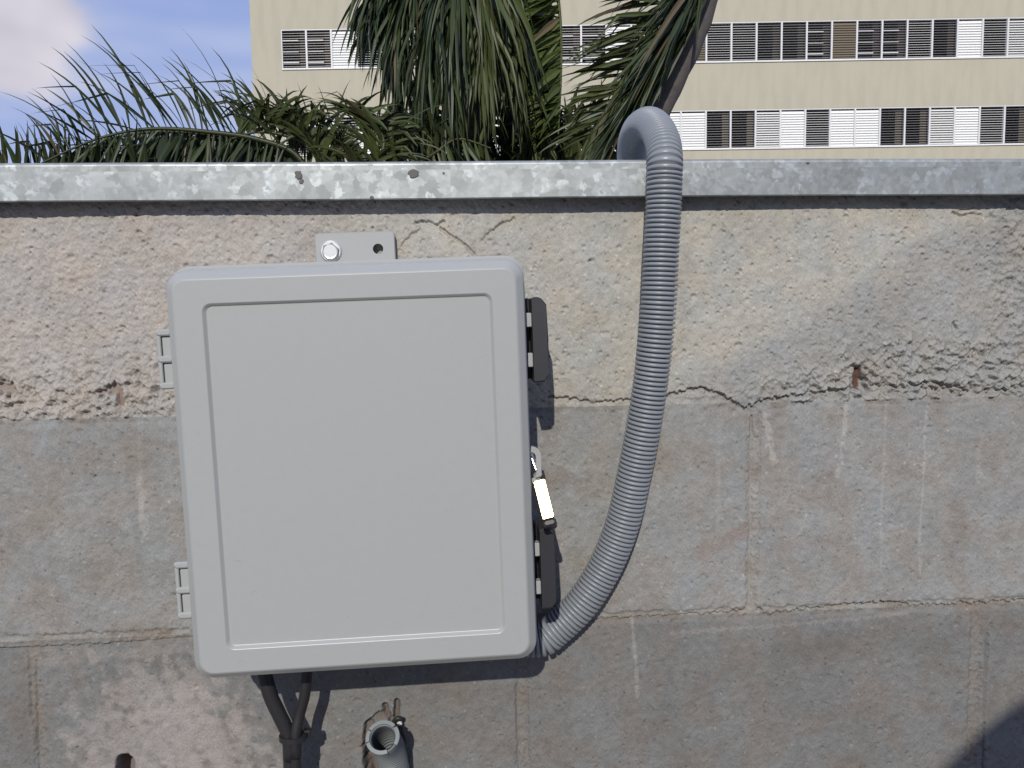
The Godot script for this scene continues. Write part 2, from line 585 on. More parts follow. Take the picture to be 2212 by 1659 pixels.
	carve([[1862, 824], [1870, 842]], 0.0075, 10.0, 0.3, null, 0.0, 29)
	carve([[1843, 793], [1868, 797]], 0.004, 5.0, 0.5, null, 0.0, 31)
	carve([[1790, 846], [1806, 850]], 0.006, 6.0, 0.7, null, 0.0, 32)
	carve([[2010, 842], [2060, 846]], 0.005, 6.0, 0.9, null, 0.0, 33)
	carve([[-6, 838], [24, 843]], 0.008, 5.0, 0.9, Color(0.19, 0.14, 0.12), 0.5, 34)
	carve([[215, 848], [250, 838]], 0.0060, 5.0, 0.9, Color(0.19, 0.13, 0.10), 0.5, 35)
	carve([[258, 845], [262, 872]], 0.0040, 3.0, 0.3, Color(0.21, 0.12, 0.08), 0.7, 36)
	carve([[2035, 768], [2075, 772]], 0.0024, 3.0, 0.9, null, 0.0, 41)
	carve([[2060, 698], [2064, 712]], 0.0030, 3.5, 0.6, null, 0.0, 42)
	# invented hole for a dark spot below the smear, its shade tinted in
	carve([[270, 1648], [268, 1720]], 0.0125, 24.0, 0.06, Color(0.125, 0.095, 0.085), 0.6, 43)
	# the chase broken out round the pipe end
	var chase_brown := Color(0.135, 0.108, 0.095)  # darker brown tint for the inside of the chase
	carve([[798, 1566], [794, 1610], [800, 1655], [792, 1700]], 0.0075, 7.0, 0.18, chase_brown, 0.7, 44)
	carve([[802, 1560], [820, 1548], [838, 1546]], 0.0070, 4.0, 0.25, chase_brown, 0.5, 45)
	carve([[832, 1524], [838, 1550]], 0.0038, 6.0, 0.15, chase_brown, 0.8, 46)
	carve([[858, 1516], [856, 1548]], 0.0042, 6.0, 0.15, chase_brown, 0.8, 47)
	carve([[850, 1560], [862, 1600], [862, 1680]], 0.0085, 7.0, 0.15, chase_brown, 0.7, 48)
	carve([[815, 1640], [840, 1720]], 0.020, 16.0, 0.15, chase_brown, 0.7, 49)

func patch(i0: int, i1: int, j0: int, j1: int) -> ArrayMesh:
	var w := i1 - i0 + 1
	var h := j1 - j0 + 1
	var v := PackedVector3Array()
	var n := PackedVector3Array()
	var c := PackedColorArray()
	var f := PackedInt32Array()
	v.resize(w * h)
	n.resize(w * h)
	c.resize(w * h)
	var k := 0
	for j in range(j0, j1 + 1):
		var ja := maxi(j - 1, 0)
		var jb := mini(j + 1, NY - 1)
		for i in range(i0, i1 + 1):
			var ia := maxi(i - 1, 0)
			var ib := mini(i + 1, NX - 1)
			v[k] = Vector3(GX0 + i * STEP, GY0 + j * STEP, relief[j * NX + i] * 0.001)
			n[k] = Vector3((relief[j * NX + ia] - relief[j * NX + ib]) * 0.001 / ((ib - ia) * STEP), (relief[ja * NX + i] - relief[jb * NX + i]) * 0.001 / ((jb - ja) * STEP), 1.0).normalized()
			c[k] = hue[j * NX + i]
			k += 1
	for j in h - 1:
		for i in w - 1:
			var a := j * w + i
			f.append_array([a, a + w, a + 1, a + 1, a + w, a + w + 1])
	# the sides run back into the wall
	var rim := []
	for i in range(0, w):
		rim.push_back(i)
	for j in range(1, h):
		rim.push_back(j * w + w - 1)
	for i in range(w - 2, -1, -1):
		rim.push_back((h - 1) * w + i)
	for j in range(h - 2, 0, -1):
		rim.push_back(j * w)
	var mid := Vector3(GX0 + (i0 + i1) * 0.5 * STEP, GY0 + (j0 + j1) * 0.5 * STEP, 0)
	var first := v.size()
	for r in rim:
		var q: Vector3 = v[r]
		var out := Vector3(q.x - mid.x, q.y - mid.y, 0)
		out = Vector3(signf(out.x), 0, 0) if absf(absf(out.x) - (i1 - i0) * 0.5 * STEP) < 1e-5 else Vector3(0, signf(out.y), 0)
		v.push_back(q); v.push_back(Vector3(q.x, q.y, -0.03))
		n.push_back(out); n.push_back(out)
		c.push_back(c[r]); c.push_back(c[r])
	for r in rim.size():
		var a := first + r * 2
		var b := first + ((r + 1) % rim.size()) * 2
		f.append_array([a, b, a + 1, b, b + 1, a + 1])
	var arr := []
	arr.resize(Mesh.ARRAY_MAX)
	arr[Mesh.ARRAY_VERTEX] = v
	arr[Mesh.ARRAY_NORMAL] = n
	arr[Mesh.ARRAY_COLOR] = c
	arr[Mesh.ARRAY_INDEX] = f
	var m := ArrayMesh.new()
	m.add_surface_from_arrays(Mesh.PRIMITIVE_TRIANGLES, arr)
	return m

func make_wall() -> void:
	make_relief()
	var wall := thing("block_wall", "weathered concrete block wall the grey box and conduit are fixed to", "wall")
	var stone := mat(Color.WHITE, 0.92, 0.0, 0.3)
	stone.vertex_color_use_as_albedo = true
	planar(stone, grain(1024, 0.28, 0.55, 1.42, 31, 3), 2.6)
	var plain := planar(mat(lin(0.23, 0.22, 0.20), 0.92, 0.0, 0.3), grain(256, 0.06, 0.7, 1.2, 32), 6.0)
	var gx1 := GX0 + (NX - 1) * STEP
	var x0 := -2.45
	var x1 := 2.75
	for r in 8:
		var top: float = row_y[r] - JOINT
		var low: float = row_y[r + 1] + JOINT
		var js := joints_of(r)
		var edges := []
		for k in range(0, js.size() - 1):
			edges.push_back([maxf(js[k] + JOINT, x0), minf(js[k + 1] - JOINT, x1)])
		for e in edges:
			var a: float = e[0]
			var b: float = e[1]
			if b - a < 0.03:
				continue
			if r < 3 and b > GX0 + 0.02 and a < gx1 - 0.02:
				# modelled in relief; a block that leaves the grid goes on as a plain one
				var fine_from := maxf(a, GX0)
				var fine_to := minf(b, gx1)
				part("block", patch(ix(fine_from), ix(fine_to), iy(maxf(low, GY0)), iy(top)), stone, wall)
				for rest in [[a, GX0], [gx1, b]]:
					if rest[1] - rest[0] > 0.004:
						var bb := Build.new()
						bb.box(Vector3((rest[0] + rest[1]) * 0.5, (top + low) * 0.5, -0.0155), Vector3(rest[1] - rest[0], top - low, 0.029), 0.002)
						part("block", bb.mesh(), plain, wall)
			else:
				var bb := Build.new()
				bb.box(Vector3((a + b) * 0.5, (top + low) * 0.5, -0.0155), Vector3(b - a, top - low, 0.029), 0.002)
				part("block", bb.mesh(), plain, wall)
	for r in range(1, 4):
		var y: float = row_y[r]
		if y - JOINT > GY0:
			part("mortar_joint", patch(0, NX - 1, iy(y - JOINT), iy(y + JOINT)), stone, wall)
	for r in 3:
		for xj in joints_of(r):
			if xj > GX0 + 0.02 and xj < gx1 - 0.02:
				part("mortar_joint", patch(ix(xj - JOINT), ix(xj + JOINT), iy(maxf(row_y[r + 1] + JOINT, GY0)), iy(row_y[r] - JOINT)), stone, wall)
	var core := Build.new()
	core.box(Vector3((x0 + x1) * 0.5, 0.798, -0.06), Vector3(x1 - x0, 1.596, 0.058))
	part("mortar_core", core.mesh(), plain, wall)
	for s in [[x0, GX0], [gx1, x1]]:
		var mb := Build.new()
		mb.box(Vector3((s[0] + s[1]) * 0.5, 0.85, -0.018), Vector3(s[1] - s[0] - 0.004, 1.48, 0.026))
		part("mortar_fill", mb.mesh(), plain, wall)
	var low_fill := Build.new()
	low_fill.box(Vector3((GX0 + gx1) * 0.5, 0.515, -0.018), Vector3(gx1 - GX0, 0.81, 0.026))
	part("mortar_fill", low_fill.mesh(), plain, wall)
	var foot := Build.new()
	foot.box(Vector3((x0 + x1) * 0.5, 0.041, -0.04), Vector3(x1 - x0 + 0.02, 0.082, 0.11), 0.004)
	part("footing", foot.mesh(), plain, wall)

# ---------------------------------------------------------------- coping
func make_coping() -> void:
	var w := 2048
	var h := 256
	var cell := noise(1.0, 51, FastNoiseLite.TYPE_CELLULAR)
	cell.cellular_return_type = FastNoiseLite.RETURN_CELL_VALUE
	cell.cellular_distance_function = FastNoiseLite.DISTANCE_EUCLIDEAN
	var cell2 := noise(1.0, 52, FastNoiseLite.TYPE_CELLULAR)
	cell2.cellular_return_type = FastNoiseLite.RETURN_CELL_VALUE
	var warp := noise(0.22, 53, FastNoiseLite.TYPE_SIMPLEX_SMOOTH, 2)
	var dust := noise(0.018, 54, FastNoiseLite.TYPE_SIMPLEX_SMOOTH, 3)
	var im := Image.create(w, h, false, Image.FORMAT_RGB8)
	var ro := Image.create(w, h, false, Image.FORMAT_RGB8)
	# the sheet repeats every 1.6 m by 0.2 m; millimetres below
	for y in h:
		for x in w:
			var mx := 1600.0 * x / w
			var my := 200.0 * y / h
			var qx := mx + warp.get_noise_2d(mx, my) * 1.5
			var qy := my + warp.get_noise_2d(mx + 300.0, my) * 1.5
			var a := cell.get_noise_2d(qx / 7.4, qy / 7.4)
			var b := cell2.get_noise_2d(qx / 3.1, qy / 3.1)
			var v := 0.325 + 0.060 * a + 0.024 * b + 0.06 * dust.get_noise_2d(mx, my)
			if a > 0.70:
				v += 0.05 + 0.05 * b
			im.set_pixel(x, y, lin(v * 0.93, v * 1.0, v * 1.0))
			var g := clampf(0.46 - 0.10 * a + 0.05 * b, 0.25, 0.7)
			ro.set_pixel(x, y, Color(g, g, g))
	var zinc := mat(Color.WHITE, 1.0, 0.45, 0.5)
	zinc.albedo_texture = ImageTexture.create_from_image(im)
	zinc.roughness_texture = ImageTexture.create_from_image(ro)
	zinc.uv1_triplanar = true
	zinc.uv1_scale = Vector3(1.0 / 1.6, 5.0, 5.0)
	var o := thing("wall_coping", "galvanised sheet metal coping with spangled grey front lip along the wall top", "coping")
	# outer line of the folded sheet, then back along its inside
	var zf := 0.0180
	var zb := -0.105
	var yt := 1.607
	var line := [Vector2(zf - 0.0012, 1.5768), Vector2(zf, 1.5778)]
	for k in 5:
		var a := PI * 0.5 * k / 4.0
		line.push_back(Vector2(zf - 0.003 + 0.003 * cos(a), yt - 0.003 + 0.003 * sin(a)))
	for k in 5:
		var a := PI * 0.5 * (1.0 + k / 4.0)
		line.push_back(Vector2(zb + 0.003 + 0.003 * cos(a), yt - 0.003 + 0.003 * sin(a)))
	line.push_back(Vector2(zb, 1.577))
	line.push_back(Vector2(zb + 0.0014, 1.577))
	line.push_back(Vector2(zb + 0.0014, yt - 0.0016))
	line.push_back(Vector2(zf - 0.0016, yt - 0.0016))
	line.push_back(Vector2(zf - 0.0020, 1.5772))
	var bow := noise(2.2, 57)
	var b := Build.new()
	var rings := []
	var n := 64
	for k in n + 1:
		var x := lerpf(-2.45, 2.75, float(k) / n)
		var r := PackedVector3Array()
		for q in line:
			var low := clampf((yt - q.y) / 0.03, 0.0, 1.0)
			r.push_back(Vector3(x, q.y + bow.get_noise_1d(x) * 0.0008, q.x + bow.get_noise_1d(x * 2.0 + 9.0) * 0.0016 * low))
		rings.push_back(r)
	var sm := []
	for k in n:
		sm.push_back(-1)
	# bands run along the wall, so each strip of the profile gets its own smooth group
	for k in n:
		for i in line.size():
			var j := (i + 1) % line.size()
			b.group = 2 if (i >= 2 and i < 6) else (3 if i >= 7 and i < 11 else 10 + i)
			b.quad(rings[k][i], rings[k][j], rings[k + 1][j], rings[k + 1][i])
	b.group = -1
	b.fan(rings[0])
	b.fan(rings[n], true)
	b.close()
	part("folded_sheet", b.mesh(), zinc, o)
	# dried drops of mortar on the lip
	var blot := mat(lin(0.12, 0.115, 0.11), 0.9)
	for s in [[893, 376, 0.0052, 0.0042], [645, 378, 0.0036, 0.0044], [651, 392, 0.0022, 0.0028], [803, 427, 0.0020, 0.0018], [958, 374, 0.0011, 0.0011], [1745, 352, 0.0016, 0.0010]]:
		var rng := RandomNumberGenerator.new()
		rng.seed = int(s[0])
		var d := Build.new()
		var c := at(s[0], s[1], zf)
		var r0 := PackedVector3Array()
		var r1 := PackedVector3Array()
		for k in 14:
			var a := TAU * k / 14.0
			var f := rng.randf_range(0.75, 1.15)
			r0.push_back(c + Vector3(cos(a) * s[2] * f, sin(a) * s[3] * f, -0.0006))
			r1.push_back(c + Vector3(cos(a) * s[2] * f * 0.7, sin(a) * s[3] * f * 0.7, 0.0009))
		d.loft([r0, r1], [1])
		d.close()
		part("mortar_splash", d.mesh(), blot, o)

# ---------------------------------------------------------------- building
func make_building() -> void:
	var turn := -0.071
	var corner := at(541, 60, -29.07)
	corner.y = 0.0
	var house := thing("office_building", "cream rendered building with two long rows of louvred windows behind the palms", "building", corner)
	house.rotation.y = turn
	var cream := planar(mat(lin(0.430, 0.405, 0.325), 0.9, 0.0, 0.3), grain(512, 0.012, 0.92, 1.05, 61, 5), 0.16)
	cream.uv1_scale = Vector3(0.42, 0.09, 0.42)      # rain has drawn the grime out downwards
	var white := mat(lin(0.74, 0.75, 0.74), 0.45)
	var alu := mat(lin(0.60, 0.61, 0.62), 0.4)
	var grey := mat(lin(0.16, 0.16, 0.17), 0.35)
	var brown := mat(lin(0.155, 0.130, 0.095), 0.6)
	var inside := mat(lin(0.40, 0.38, 0.33), 0.9)
	var length := 34.0
	var first := 0.965
	var pitch := 0.7997
	var count := 38
	var sills := [6.05, 8.775]
	var tall := 1.24
	# the front wall: bands between the window strips, closed at both ends
	var b := Build.new()
	var span := first + pitch * count
	for s in [[0.0, sills[0]], [sills[0] + tall, sills[1]], [sills[1] + tall, 12.6]]:
		b.box(Vector3(length * 0.5, (s[0] + s[1]) * 0.5, -0.125), Vector3(length, s[1] - s[0], 0.25))
	for s in sills:
		b.box(Vector3(first * 0.5, s + tall * 0.5, -0.125), Vector3(first, tall, 0.25))
		b.box(Vector3((span + length) * 0.5, s + tall * 0.5, -0.125), Vector3(length - span, tall, 0.25))
	part("wall", b.mesh(), cream, house)
	b = Build.new()
	b.box(Vector3(0.125, 6.3, -5.25), Vector3(0.25, 12.6, 10.0))
	b.box(Vector3(length - 0.125, 6.3, -5.25), Vector3(0.25, 12.6, 10.0))
	b.box(Vector3(length * 0.5, 6.3, -10.375), Vector3(length, 12.6, 0.25))
	part("wall", b.mesh(), cream, house)
	b = Build.new()
	b.box(Vector3(length * 0.5, 12.72, -5.2), Vector3(length + 0.3, 0.24, 10.9), 0.02)
	part("roof", b.mesh(), cream, house)
	for y in [5.0, 7.75, 10.5]:
		b = Build.new()
		b.box(Vector3(length * 0.5, y, -5.25), Vector3(length - 0.52, 0.2, 9.98))
		part("floor_slab", b.mesh(), inside, house)
	b = Build.new()
	b.box(Vector3(length * 0.5, 7.75, -6.5), Vector3(length - 0.52, 5.28, 0.1))
	part("partition", b.mesh(), inside, house)
	# louvre panels, one mesh for each way the slats are set
	var kinds := {}
	for k in ["W", "S", "T", "D", "F", "B"]:
		var sl := Build.new()
		var n: int = {"W": 14, "S": 15, "T": 15, "D": 14, "F": 3, "B": 15}[k]
		var tilt: float = {"W": -62.0, "S": -14.0, "T": -38.0, "D": 6.0, "F": 0.0, "B": -58.0}[k]
		var deep: float = {"W": 0.105, "S": 0.085, "T": 0.085, "D": 0.07, "F": 0.06, "B": 0.10}[k]
		for i in n:
			var y := 0.05 + (tall - 0.13) * (i + 0.5) / n
			var wide := pitch - 0.06
			var x0 := 0.0
			if k == "F":
				y = 0.22 + 0.34 * i
				wide *= 0.68
				x0 = -pitch * 0.14
			sl.box(Vector3(x0, y, -0.06), Vector3(wide, 0.014 if k != "F" else 0.03, deep), 0.0, Basis(Vector3.RIGHT, deg_to_rad(-tilt)))
		kinds[k] = sl.mesh()
	var fr := Build.new()
	fr.box(Vector3(-pitch * 0.5 + 0.014, tall * 0.5, -0.06), Vector3(0.028, tall - 0.002, 0.11))
	fr.box(Vector3(pitch * 0.5 - 0.014, tall * 0.5, -0.06), Vector3(0.028, tall - 0.002, 0.11))
	fr.box(Vector3(0, 0.022, -0.058), Vector3(pitch - 0.058, 0.040, 0.112))
	fr.box(Vector3(0, tall - 0.018, -0.06), Vector3(pitch - 0.058, 0.032, 0.11))
	var frame_mesh := fr.mesh()
	var si := Build.new()
	si.box(Vector3(0, -0.008, 0.006), Vector3(pitch - 0.002, 0.020, 0.07), 0.004)
	var sill_mesh := si.mesh()
	var bd := Build.new()
	bd.box(Vector3(pitch * 0.33, tall * 0.5, -0.20), Vector3(pitch * 0.26, tall - 0.06, 0.03))
	var board_mesh := bd.mesh()
	# panels from the corner of the building, read from the photograph
	var rows := ["SWSWTDSDWSDSWTWWWDDTWSWWDDTWSDWSTWSDTWS", "FFWSDWTWSWDFFWWBBSSDDFBFFSDWSTWDSWTSWD"]
	for r in 2:
		for i in count:
			var kind: String = rows[r][i]
			var win := Node3D.new()
			put(win, "louvre_window", house)
			win.position = Vector3(first + pitch * (i + 0.5), sills[r], 0.0)
			part("frame", frame_mesh, alu, win)
			part("sill", sill_mesh, white, win)
			var m: Material = {"W": white, "S": alu, "T": white, "D": grey, "F": alu, "B": brown}[kind]
			var s := part("louvre_slats", kinds[kind], m, win)
			s.set_meta("kind", "stuff")
			if kind == "F":
				var extra := part("louvre_slats", kinds["D"], grey, win)
				extra.set_meta("kind", "stuff")
			if kind == "F" or kind == "D":
				part("shutter_board", board_mesh, brown, win)

# ---------------------------------------------------------------- palms
var leaf_mat: StandardMaterial3D
var bark_mat: StandardMaterial3D

func blade(b: Build, base: Vector3, dir: Vector3, side: Vector3, length: float, width: float, pull: Vector3, segs: int, kink := -1) -> void:
	var d := dir.normalized()
	var q := base
	var s := (side - d * side.dot(d)).normalized()
	var last := []
	for k in segs + 1:
		var t := float(k) / segs
		var w := width * 0.5 * (0.45 + 1.9 * t if t < 0.3 else 1.02 * pow(1.0 - (t - 0.3) / 0.7, 0.75))
		var up := d.cross(s).normalized()
		var now := [q - s * w + up * w * 0.35, q, q + s * w + up * w * 0.35]
		if k > 0:
			for i in 2:
				b.group = -1
				if k == segs:
					b.tri(last[i], last[i + 1], q)
				else:
					b.quad(last[i], last[i + 1], now[i + 1], now[i])
		last = now
		q += d * length / segs
		var f := pull * (1.0 / segs) * (0.4 + 1.4 * t)
		if k == kink:
			f += Vector3(pull.x * 0.5, -0.9, pull.z * 0.3)
		d = (d + f).normalized()
		s = (s - d * s.dot(d)).normalized()

# pts: rachis in photo pixels with distance z; a and b: the two rows of leaflets as [direction, length, pull]
func frond(parent: Node3D, pts: Array, count: int, a, b_, spread: float, width: float, leaf_green: Color, seed_: int, from := 0.08) -> void:
	var rng := RandomNumberGenerator.new()
	rng.seed = seed_
	var line := []
	for q in pts:
		line.push_back(at(q[0], q[1], q[2]))
	var path := spline(line, 0.03)
	var bd := Build.new()
	bd.tinted = true
	bd.tint = Color(leaf_green.r * 1.15, leaf_green.g * 0.95, leaf_green.b * 0.9)
	var rad := PackedFloat32Array()
	for k in path.size():
		rad.push_back(lerpf(0.017, 0.004, float(k) / path.size()))
	bd.tube(path, rad, 6)
	var n := path.size()
	for k in count:
		var t := from + (1.0 - from) * (k + rng.randf() * 0.8) / count
		var i := clampi(int(t * (n - 1)), 0, n - 2)
		var tan := (path[i + 1] - path[i]).normalized()
		for row in [a, b_]:
			if row == null:
				continue
			var dir: Vector3 = row[0]
			var wob := Vector3(rng.randfn(0, 1), rng.randfn(0, 1), rng.randfn(0, 1)) * spread
			var along := lerpf(0.55, 0.95, t)
			var d := (dir.normalized() + tan * along * float(row[3]) + wob).normalized()
			var len: float = row[1] * (0.55 + 0.9 * sin(PI * (0.15 + 0.75 * t))) * rng.randf_range(0.7, 1.15) * 0.8
			var f := rng.randf_range(0.65, 1.35)
			var yel := rng.randf_range(0.0, 1.0)
			bd.tint = Color(leaf_green.r * f * (1.0 + 0.15 * yel), leaf_green.g * f, leaf_green.b * f * (1.0 - 0.2 * yel))
			if rng.randf() < 0.03:
				bd.tint = Color(0.075, 0.058, 0.030) * f
			var sd := Vector3(rng.randfn(0, 0.4), rng.randfn(0, 0.4), rng.randfn(0, 0.4)) + (tan if rng.randf() < 0.6 else Vector3(0.7, 0.1, 0.5))
			blade(bd, path[i], d, sd, len, width * rng.randf_range(0.7, 1.2), Vector3(row[2]) * rng.randf_range(0.5, 1.4), 7, 3 if rng.randf() < float(row[4]) else -1)
			bd.from = bd.p.size()
	part("frond", bd.mesh(), leaf_mat, parent)

func trunk(parent: Node3D, pts: Array, r0: float, r1: float, called := "trunk") -> void:
	var path := spline(pts, 0.05)
	var rad := PackedFloat32Array()
	for k in path.size():
		var t := float(k) / path.size()
		rad.push_back(lerpf(r0, r1, t) * (1.0 + 0.05 * sin(k * 1.9)))
	var b := Build.new()
	b.tube(path, rad, 14)
	part(called, b.mesh(), bark_mat, parent)

func make_palms() -> void:
	leaf_mat = mat(Color.WHITE, 0.48, 0.0, 0.4)
	leaf_mat.vertex_color_use_as_albedo = true
	leaf_mat.backlight = Color(0.12, 0.16, 0.05)
	bark_mat = planar(mat(lin(0.085, 0.075, 0.07), 0.85), grain(256, 0.04, 0.55, 1.3, 71), 2.5)
	var coconut_green := Color(0.024, 0.039, 0.016)
	var areca_green := Color(0.038, 0.053, 0.018)
	var lime_green := Color(0.050, 0.076, 0.018)
	var up := Vector3.UP
	# --- the low clump whose blades stand up in the wind above the coping
	var za := -4.0
	var pa := thing("areca_palm", "low palm clump with thin wind-blown blades standing up over the coping", "palm", Vector3(at(720, 400, za).x, 0, za - 0.1))
	trunk(pa, [Vector3(0, 0, 0), Vector3(0.02, 0.8, 0.0), Vector3(-0.05, 1.9, 0.05)], 0.07, 0.05)
	var home := pa.position
	var local := func(o: Node3D) -> void:
		for c in o.get_children():
			if String(c.name).begins_with("frond"):
				c.position = -o.position
	var left := Vector3(-0.22, 1.0, 0.1)
	frond(pa, [[690, 420, za], [640, 335, za], [560, 302, za], [470, 287, za], [330, 278, za], [210, 300, za + 0.05], [90, 352, za + 0.1]], 58, [left, 0.46, Vector3(-0.75, -0.25, 0.0), 0.25, 0.3], [Vector3(-0.1, -1, 0.1), 0.34, Vector3(0, -0.8, 0), 0.2, 0.0], 0.24, 0.018, coconut_green, 101, 0.2)
	frond(pa, [[690, 420, za], [640, 345, za - 0.05], [560, 309, za - 0.05], [470, 292, za - 0.05], [330, 285, za - 0.05], [210, 308, za - 0.05], [120, 350, za - 0.05]], 64, [Vector3(-0.1, -1, 0.2), 0.30, Vector3(0, -0.8, 0), 0.3, 0.0], [Vector3(0.05, -1, -0.2), 0.26, Vector3(0, -0.8, 0), 0.1, 0.0], 0.22, 0.036, coconut_green, 102, 0.1)
	frond(pa, [[700, 430, za - 0.2], [610, 330, za - 0.2], [520, 305, za - 0.2], [420, 297, za - 0.2], [320, 305, za - 0.2], [240, 345, za - 0.2]], 64, [Vector3(-0.2, -1, 0.2), 0.30, Vector3(0, -0.8, 0), 0.2, 0.0], [Vector3(0.15, -1, -0.2), 0.30, Vector3(0, -0.8, 0), 0.1, 0.0], 0.25, 0.036, coconut_green, 108, 0.1)
	frond(pa, [[690, 440, za], [420, 400, za], [200, 385, za], [40, 372, za], [-120, 380, za]], 40, [Vector3(-0.05, 1, 0), 0.30, Vector3(-0.25, -0.5, 0), 0.1, 0.3], [Vector3(0.15, 1, 0.2), 0.26, Vector3(-0.3, -0.5, 0), 0.0, 0.3], 0.14, 0.024, coconut_green, 103, 0.45)
	frond(pa, [[700, 430, za], [690, 340, za], [640, 300, za], [560, 285, za], [500, 300, za]], 40, [Vector3(-0.35, 1, 0.1), 0.34, Vector3(-0.3, -1.2, 0), 0.2, 0.5], [Vector3(0.3, 0.7, 0.1), 0.3, Vector3(0.6, -1.5, 0), 0.1, 0.3], 0.22, 0.028, areca_green, 104, 0.15)
	frond(pa, [[720, 430, za], [740, 350, za - 0.1], [720, 300, za - 0.1], [670, 275, za - 0.1], [600, 270, za - 0.1]], 40, [Vector3(-0.2, 1, 0.1), 0.26, Vector3(0.3, -1.3, 0), 0.2, 0.4], [Vector3(0.1, -1, 0.1), 0.25, Vector3(0.2, -0.6, 0), 0.2, 0.0], 0.25, 0.026, areca_green, 105, 0.15)
	frond(pa, [[730, 430, za], [800, 360, za + 0.1], [830, 310, za + 0.1], [800, 262, za + 0.1], [740, 240, za + 0.1]], 40, [Vector3(-0.6, 0.6, 0.1), 0.28, Vector3(-0.5, -1.0, 0), 0.3, 0.2], [Vector3(0.6, 0.2, 0.2), 0.3, Vector3(0.3, -1.2, 0), 0.2, 0.2], 0.3, 0.026, areca_green, 106, 0.12)
	frond(pa, [[740, 440, za], [860, 380, za + 0.1], [940, 330, za], [990, 300, za], [1060, 320, za]], 40, [Vector3(-0.3, 0.9, 0.1), 0.26, Vector3(-0.3, -1.0, 0), 0.3, 0.2], [Vector3(0.2, -0.9, 0.2), 0.3, Vector3(0.3, -0.8, 0), 0.2, 0.0], 0.3, 0.026, areca_green, 107, 0.1)
	local.call(pa)
	# --- the tall palm whose fronds hang down in a curtain
	var zb := -4.5
	var pb := thing("hanging_palm", "tall palm with dense dark fronds hanging in a curtain before the building", "palm", Vector3(at(1030, 300, zb).x, 0, zb - 0.15))
	trunk(pb, [Vector3(0, 0, 0), Vector3(0.03, 1.5, 0.0), Vector3(-0.02, 2.8, 0.02), Vector3(0.0, 3.7, 0.05)], 0.085, 0.06)
	var down := Vector3(0, -1, 0)
	var top := [1035, -150, zb]
	var hang := Vector3(0.0, -1.6, 0.0)
	var shapes := [
		[[top, [960, -190, zb + 0.1], [880, -150, zb + 0.15], [820, -70, zb + 0.15], [785, 20, zb + 0.15]], Vector3(-0.35, -0.8, 0.1), 0.42, coconut_green],
		[[top, [980, -170, zb + 0.2], [915, -100, zb + 0.3], [870, 0, zb + 0.3], [850, 90, zb + 0.3]], Vector3(-0.3, -0.9, 0.15), 0.46, coconut_green],
		[[top, [1000, -150, zb + 0.3], [950, -60, zb + 0.4], [920, 60, zb + 0.45], [905, 180, zb + 0.4]], Vector3(-0.22, -1.0, 0.1), 0.46, coconut_green],
		[[top, [1020, -140, zb + 0.3], [990, -40, zb + 0.5], [975, 90, zb + 0.5], [965, 230, zb + 0.45]], Vector3(-0.1, -1.0, 0.1), 0.44, coconut_green],
		[[top, [1040, -140, zb + 0.3], [1035, -40, zb + 0.5], [1040, 80, zb + 0.5], [1045, 210, zb + 0.5]], Vector3(0.05, -1.0, 0.1), 0.42, areca_green],
		[[top, [1070, -150, zb + 0.2], [1095, -50, zb + 0.3], [1110, 80, zb + 0.3], [1118, 220, zb + 0.3]], Vector3(-0.1, -1.0, 0.1), 0.40, areca_green],
		[[top, [980, -180, zb - 0.2], [900, -120, zb - 0.2], [870, -10, zb - 0.2], [860, 120, zb - 0.2], [850, 250, zb - 0.2]], Vector3(-0.2, -1.0, 0.1), 0.44, coconut_green],
		[[top, [1030, -160, zb - 0.2], [1000, -60, zb - 0.3], [1000, 100, zb - 0.3], [1010, 260, zb - 0.3]], Vector3(0.1, -1.0, 0.1), 0.46, coconut_green],
		[[top, [940, -170, zb - 0.1], [860, -100, zb - 0.1], [815, 0, zb - 0.1], [800, 70, zb - 0.1]], Vector3(-0.3, -0.9, 0.1), 0.36, coconut_green],
		[[top, [1010, -140, zb - 0.3], [950, -20, zb - 0.4], [930, 120, zb - 0.4], [915, 290, zb - 0.4]], Vector3(-0.15, -1.0, 0.1), 0.42, areca_green],
		[[top, [1060, -140, zb - 0.3], [1080, -20, zb - 0.4], [1090, 120, zb - 0.4], [1095, 290, zb - 0.4]], Vector3(-0.15, -1.0, 0.1), 0.42, coconut_green],
		[[top, [1080, -140, zb + 0.1], [1130, -40, zb], [1160, 80, zb], [1165, 250, zb]], Vector3(-0.45, -0.9, 0.1), 0.36, areca_green],
	]
	for k in shapes.size():
		var s: Array = shapes[k]
		frond(pb, s[0], 58, [s[1], s[2] * 1.12, hang, 0.45, 0.28], [s[1] + Vector3(0.25, -0.1, 0.1), s[2] * 1.12, hang * (0.6 + 0.2 * (k % 4)), 0.45, 0.3], 0.28 + 0.06 * (k % 3), 0.030, s[3], 200 + k, 0.22)
	# the frond along the right side: blades point left, a yellower green
	frond(pb, [top, [1120, -170, zb + 0.1], [1185, -100, zb + 0.15], [1208, 20, zb + 0.15], [1212, 150, zb + 0.15], [1206, 290, zb + 0.15]], 64, [Vector3(-1.0, -0.05, 0.15), 0.34, Vector3(-0.1, -0.7, 0), 0.15, 0.05], [Vector3(-0.9, -0.4, 0.3), 0.28, Vector3(-0.1, -0.8, 0), 0.25, 0.05], 0.16, 0.042, lime_green, 220, 0.3)
	frond(pb, [top, [1110, -160, zb - 0.2], [1170, -80, zb - 0.2], [1195, 60, zb - 0.2], [1200, 200, zb - 0.2], [1195, 340, zb - 0.2]], 60, [Vector3(-1.0, -0.1, 0.15), 0.40, Vector3(-0.1, -0.8, 0), 0.2, 0.05], [Vector3(-0.8, -0.5, -0.1), 0.34, Vector3(-0.1, -0.9, 0), 0.2, 0.05], 0.22, 0.038, areca_green, 221, 0.25)
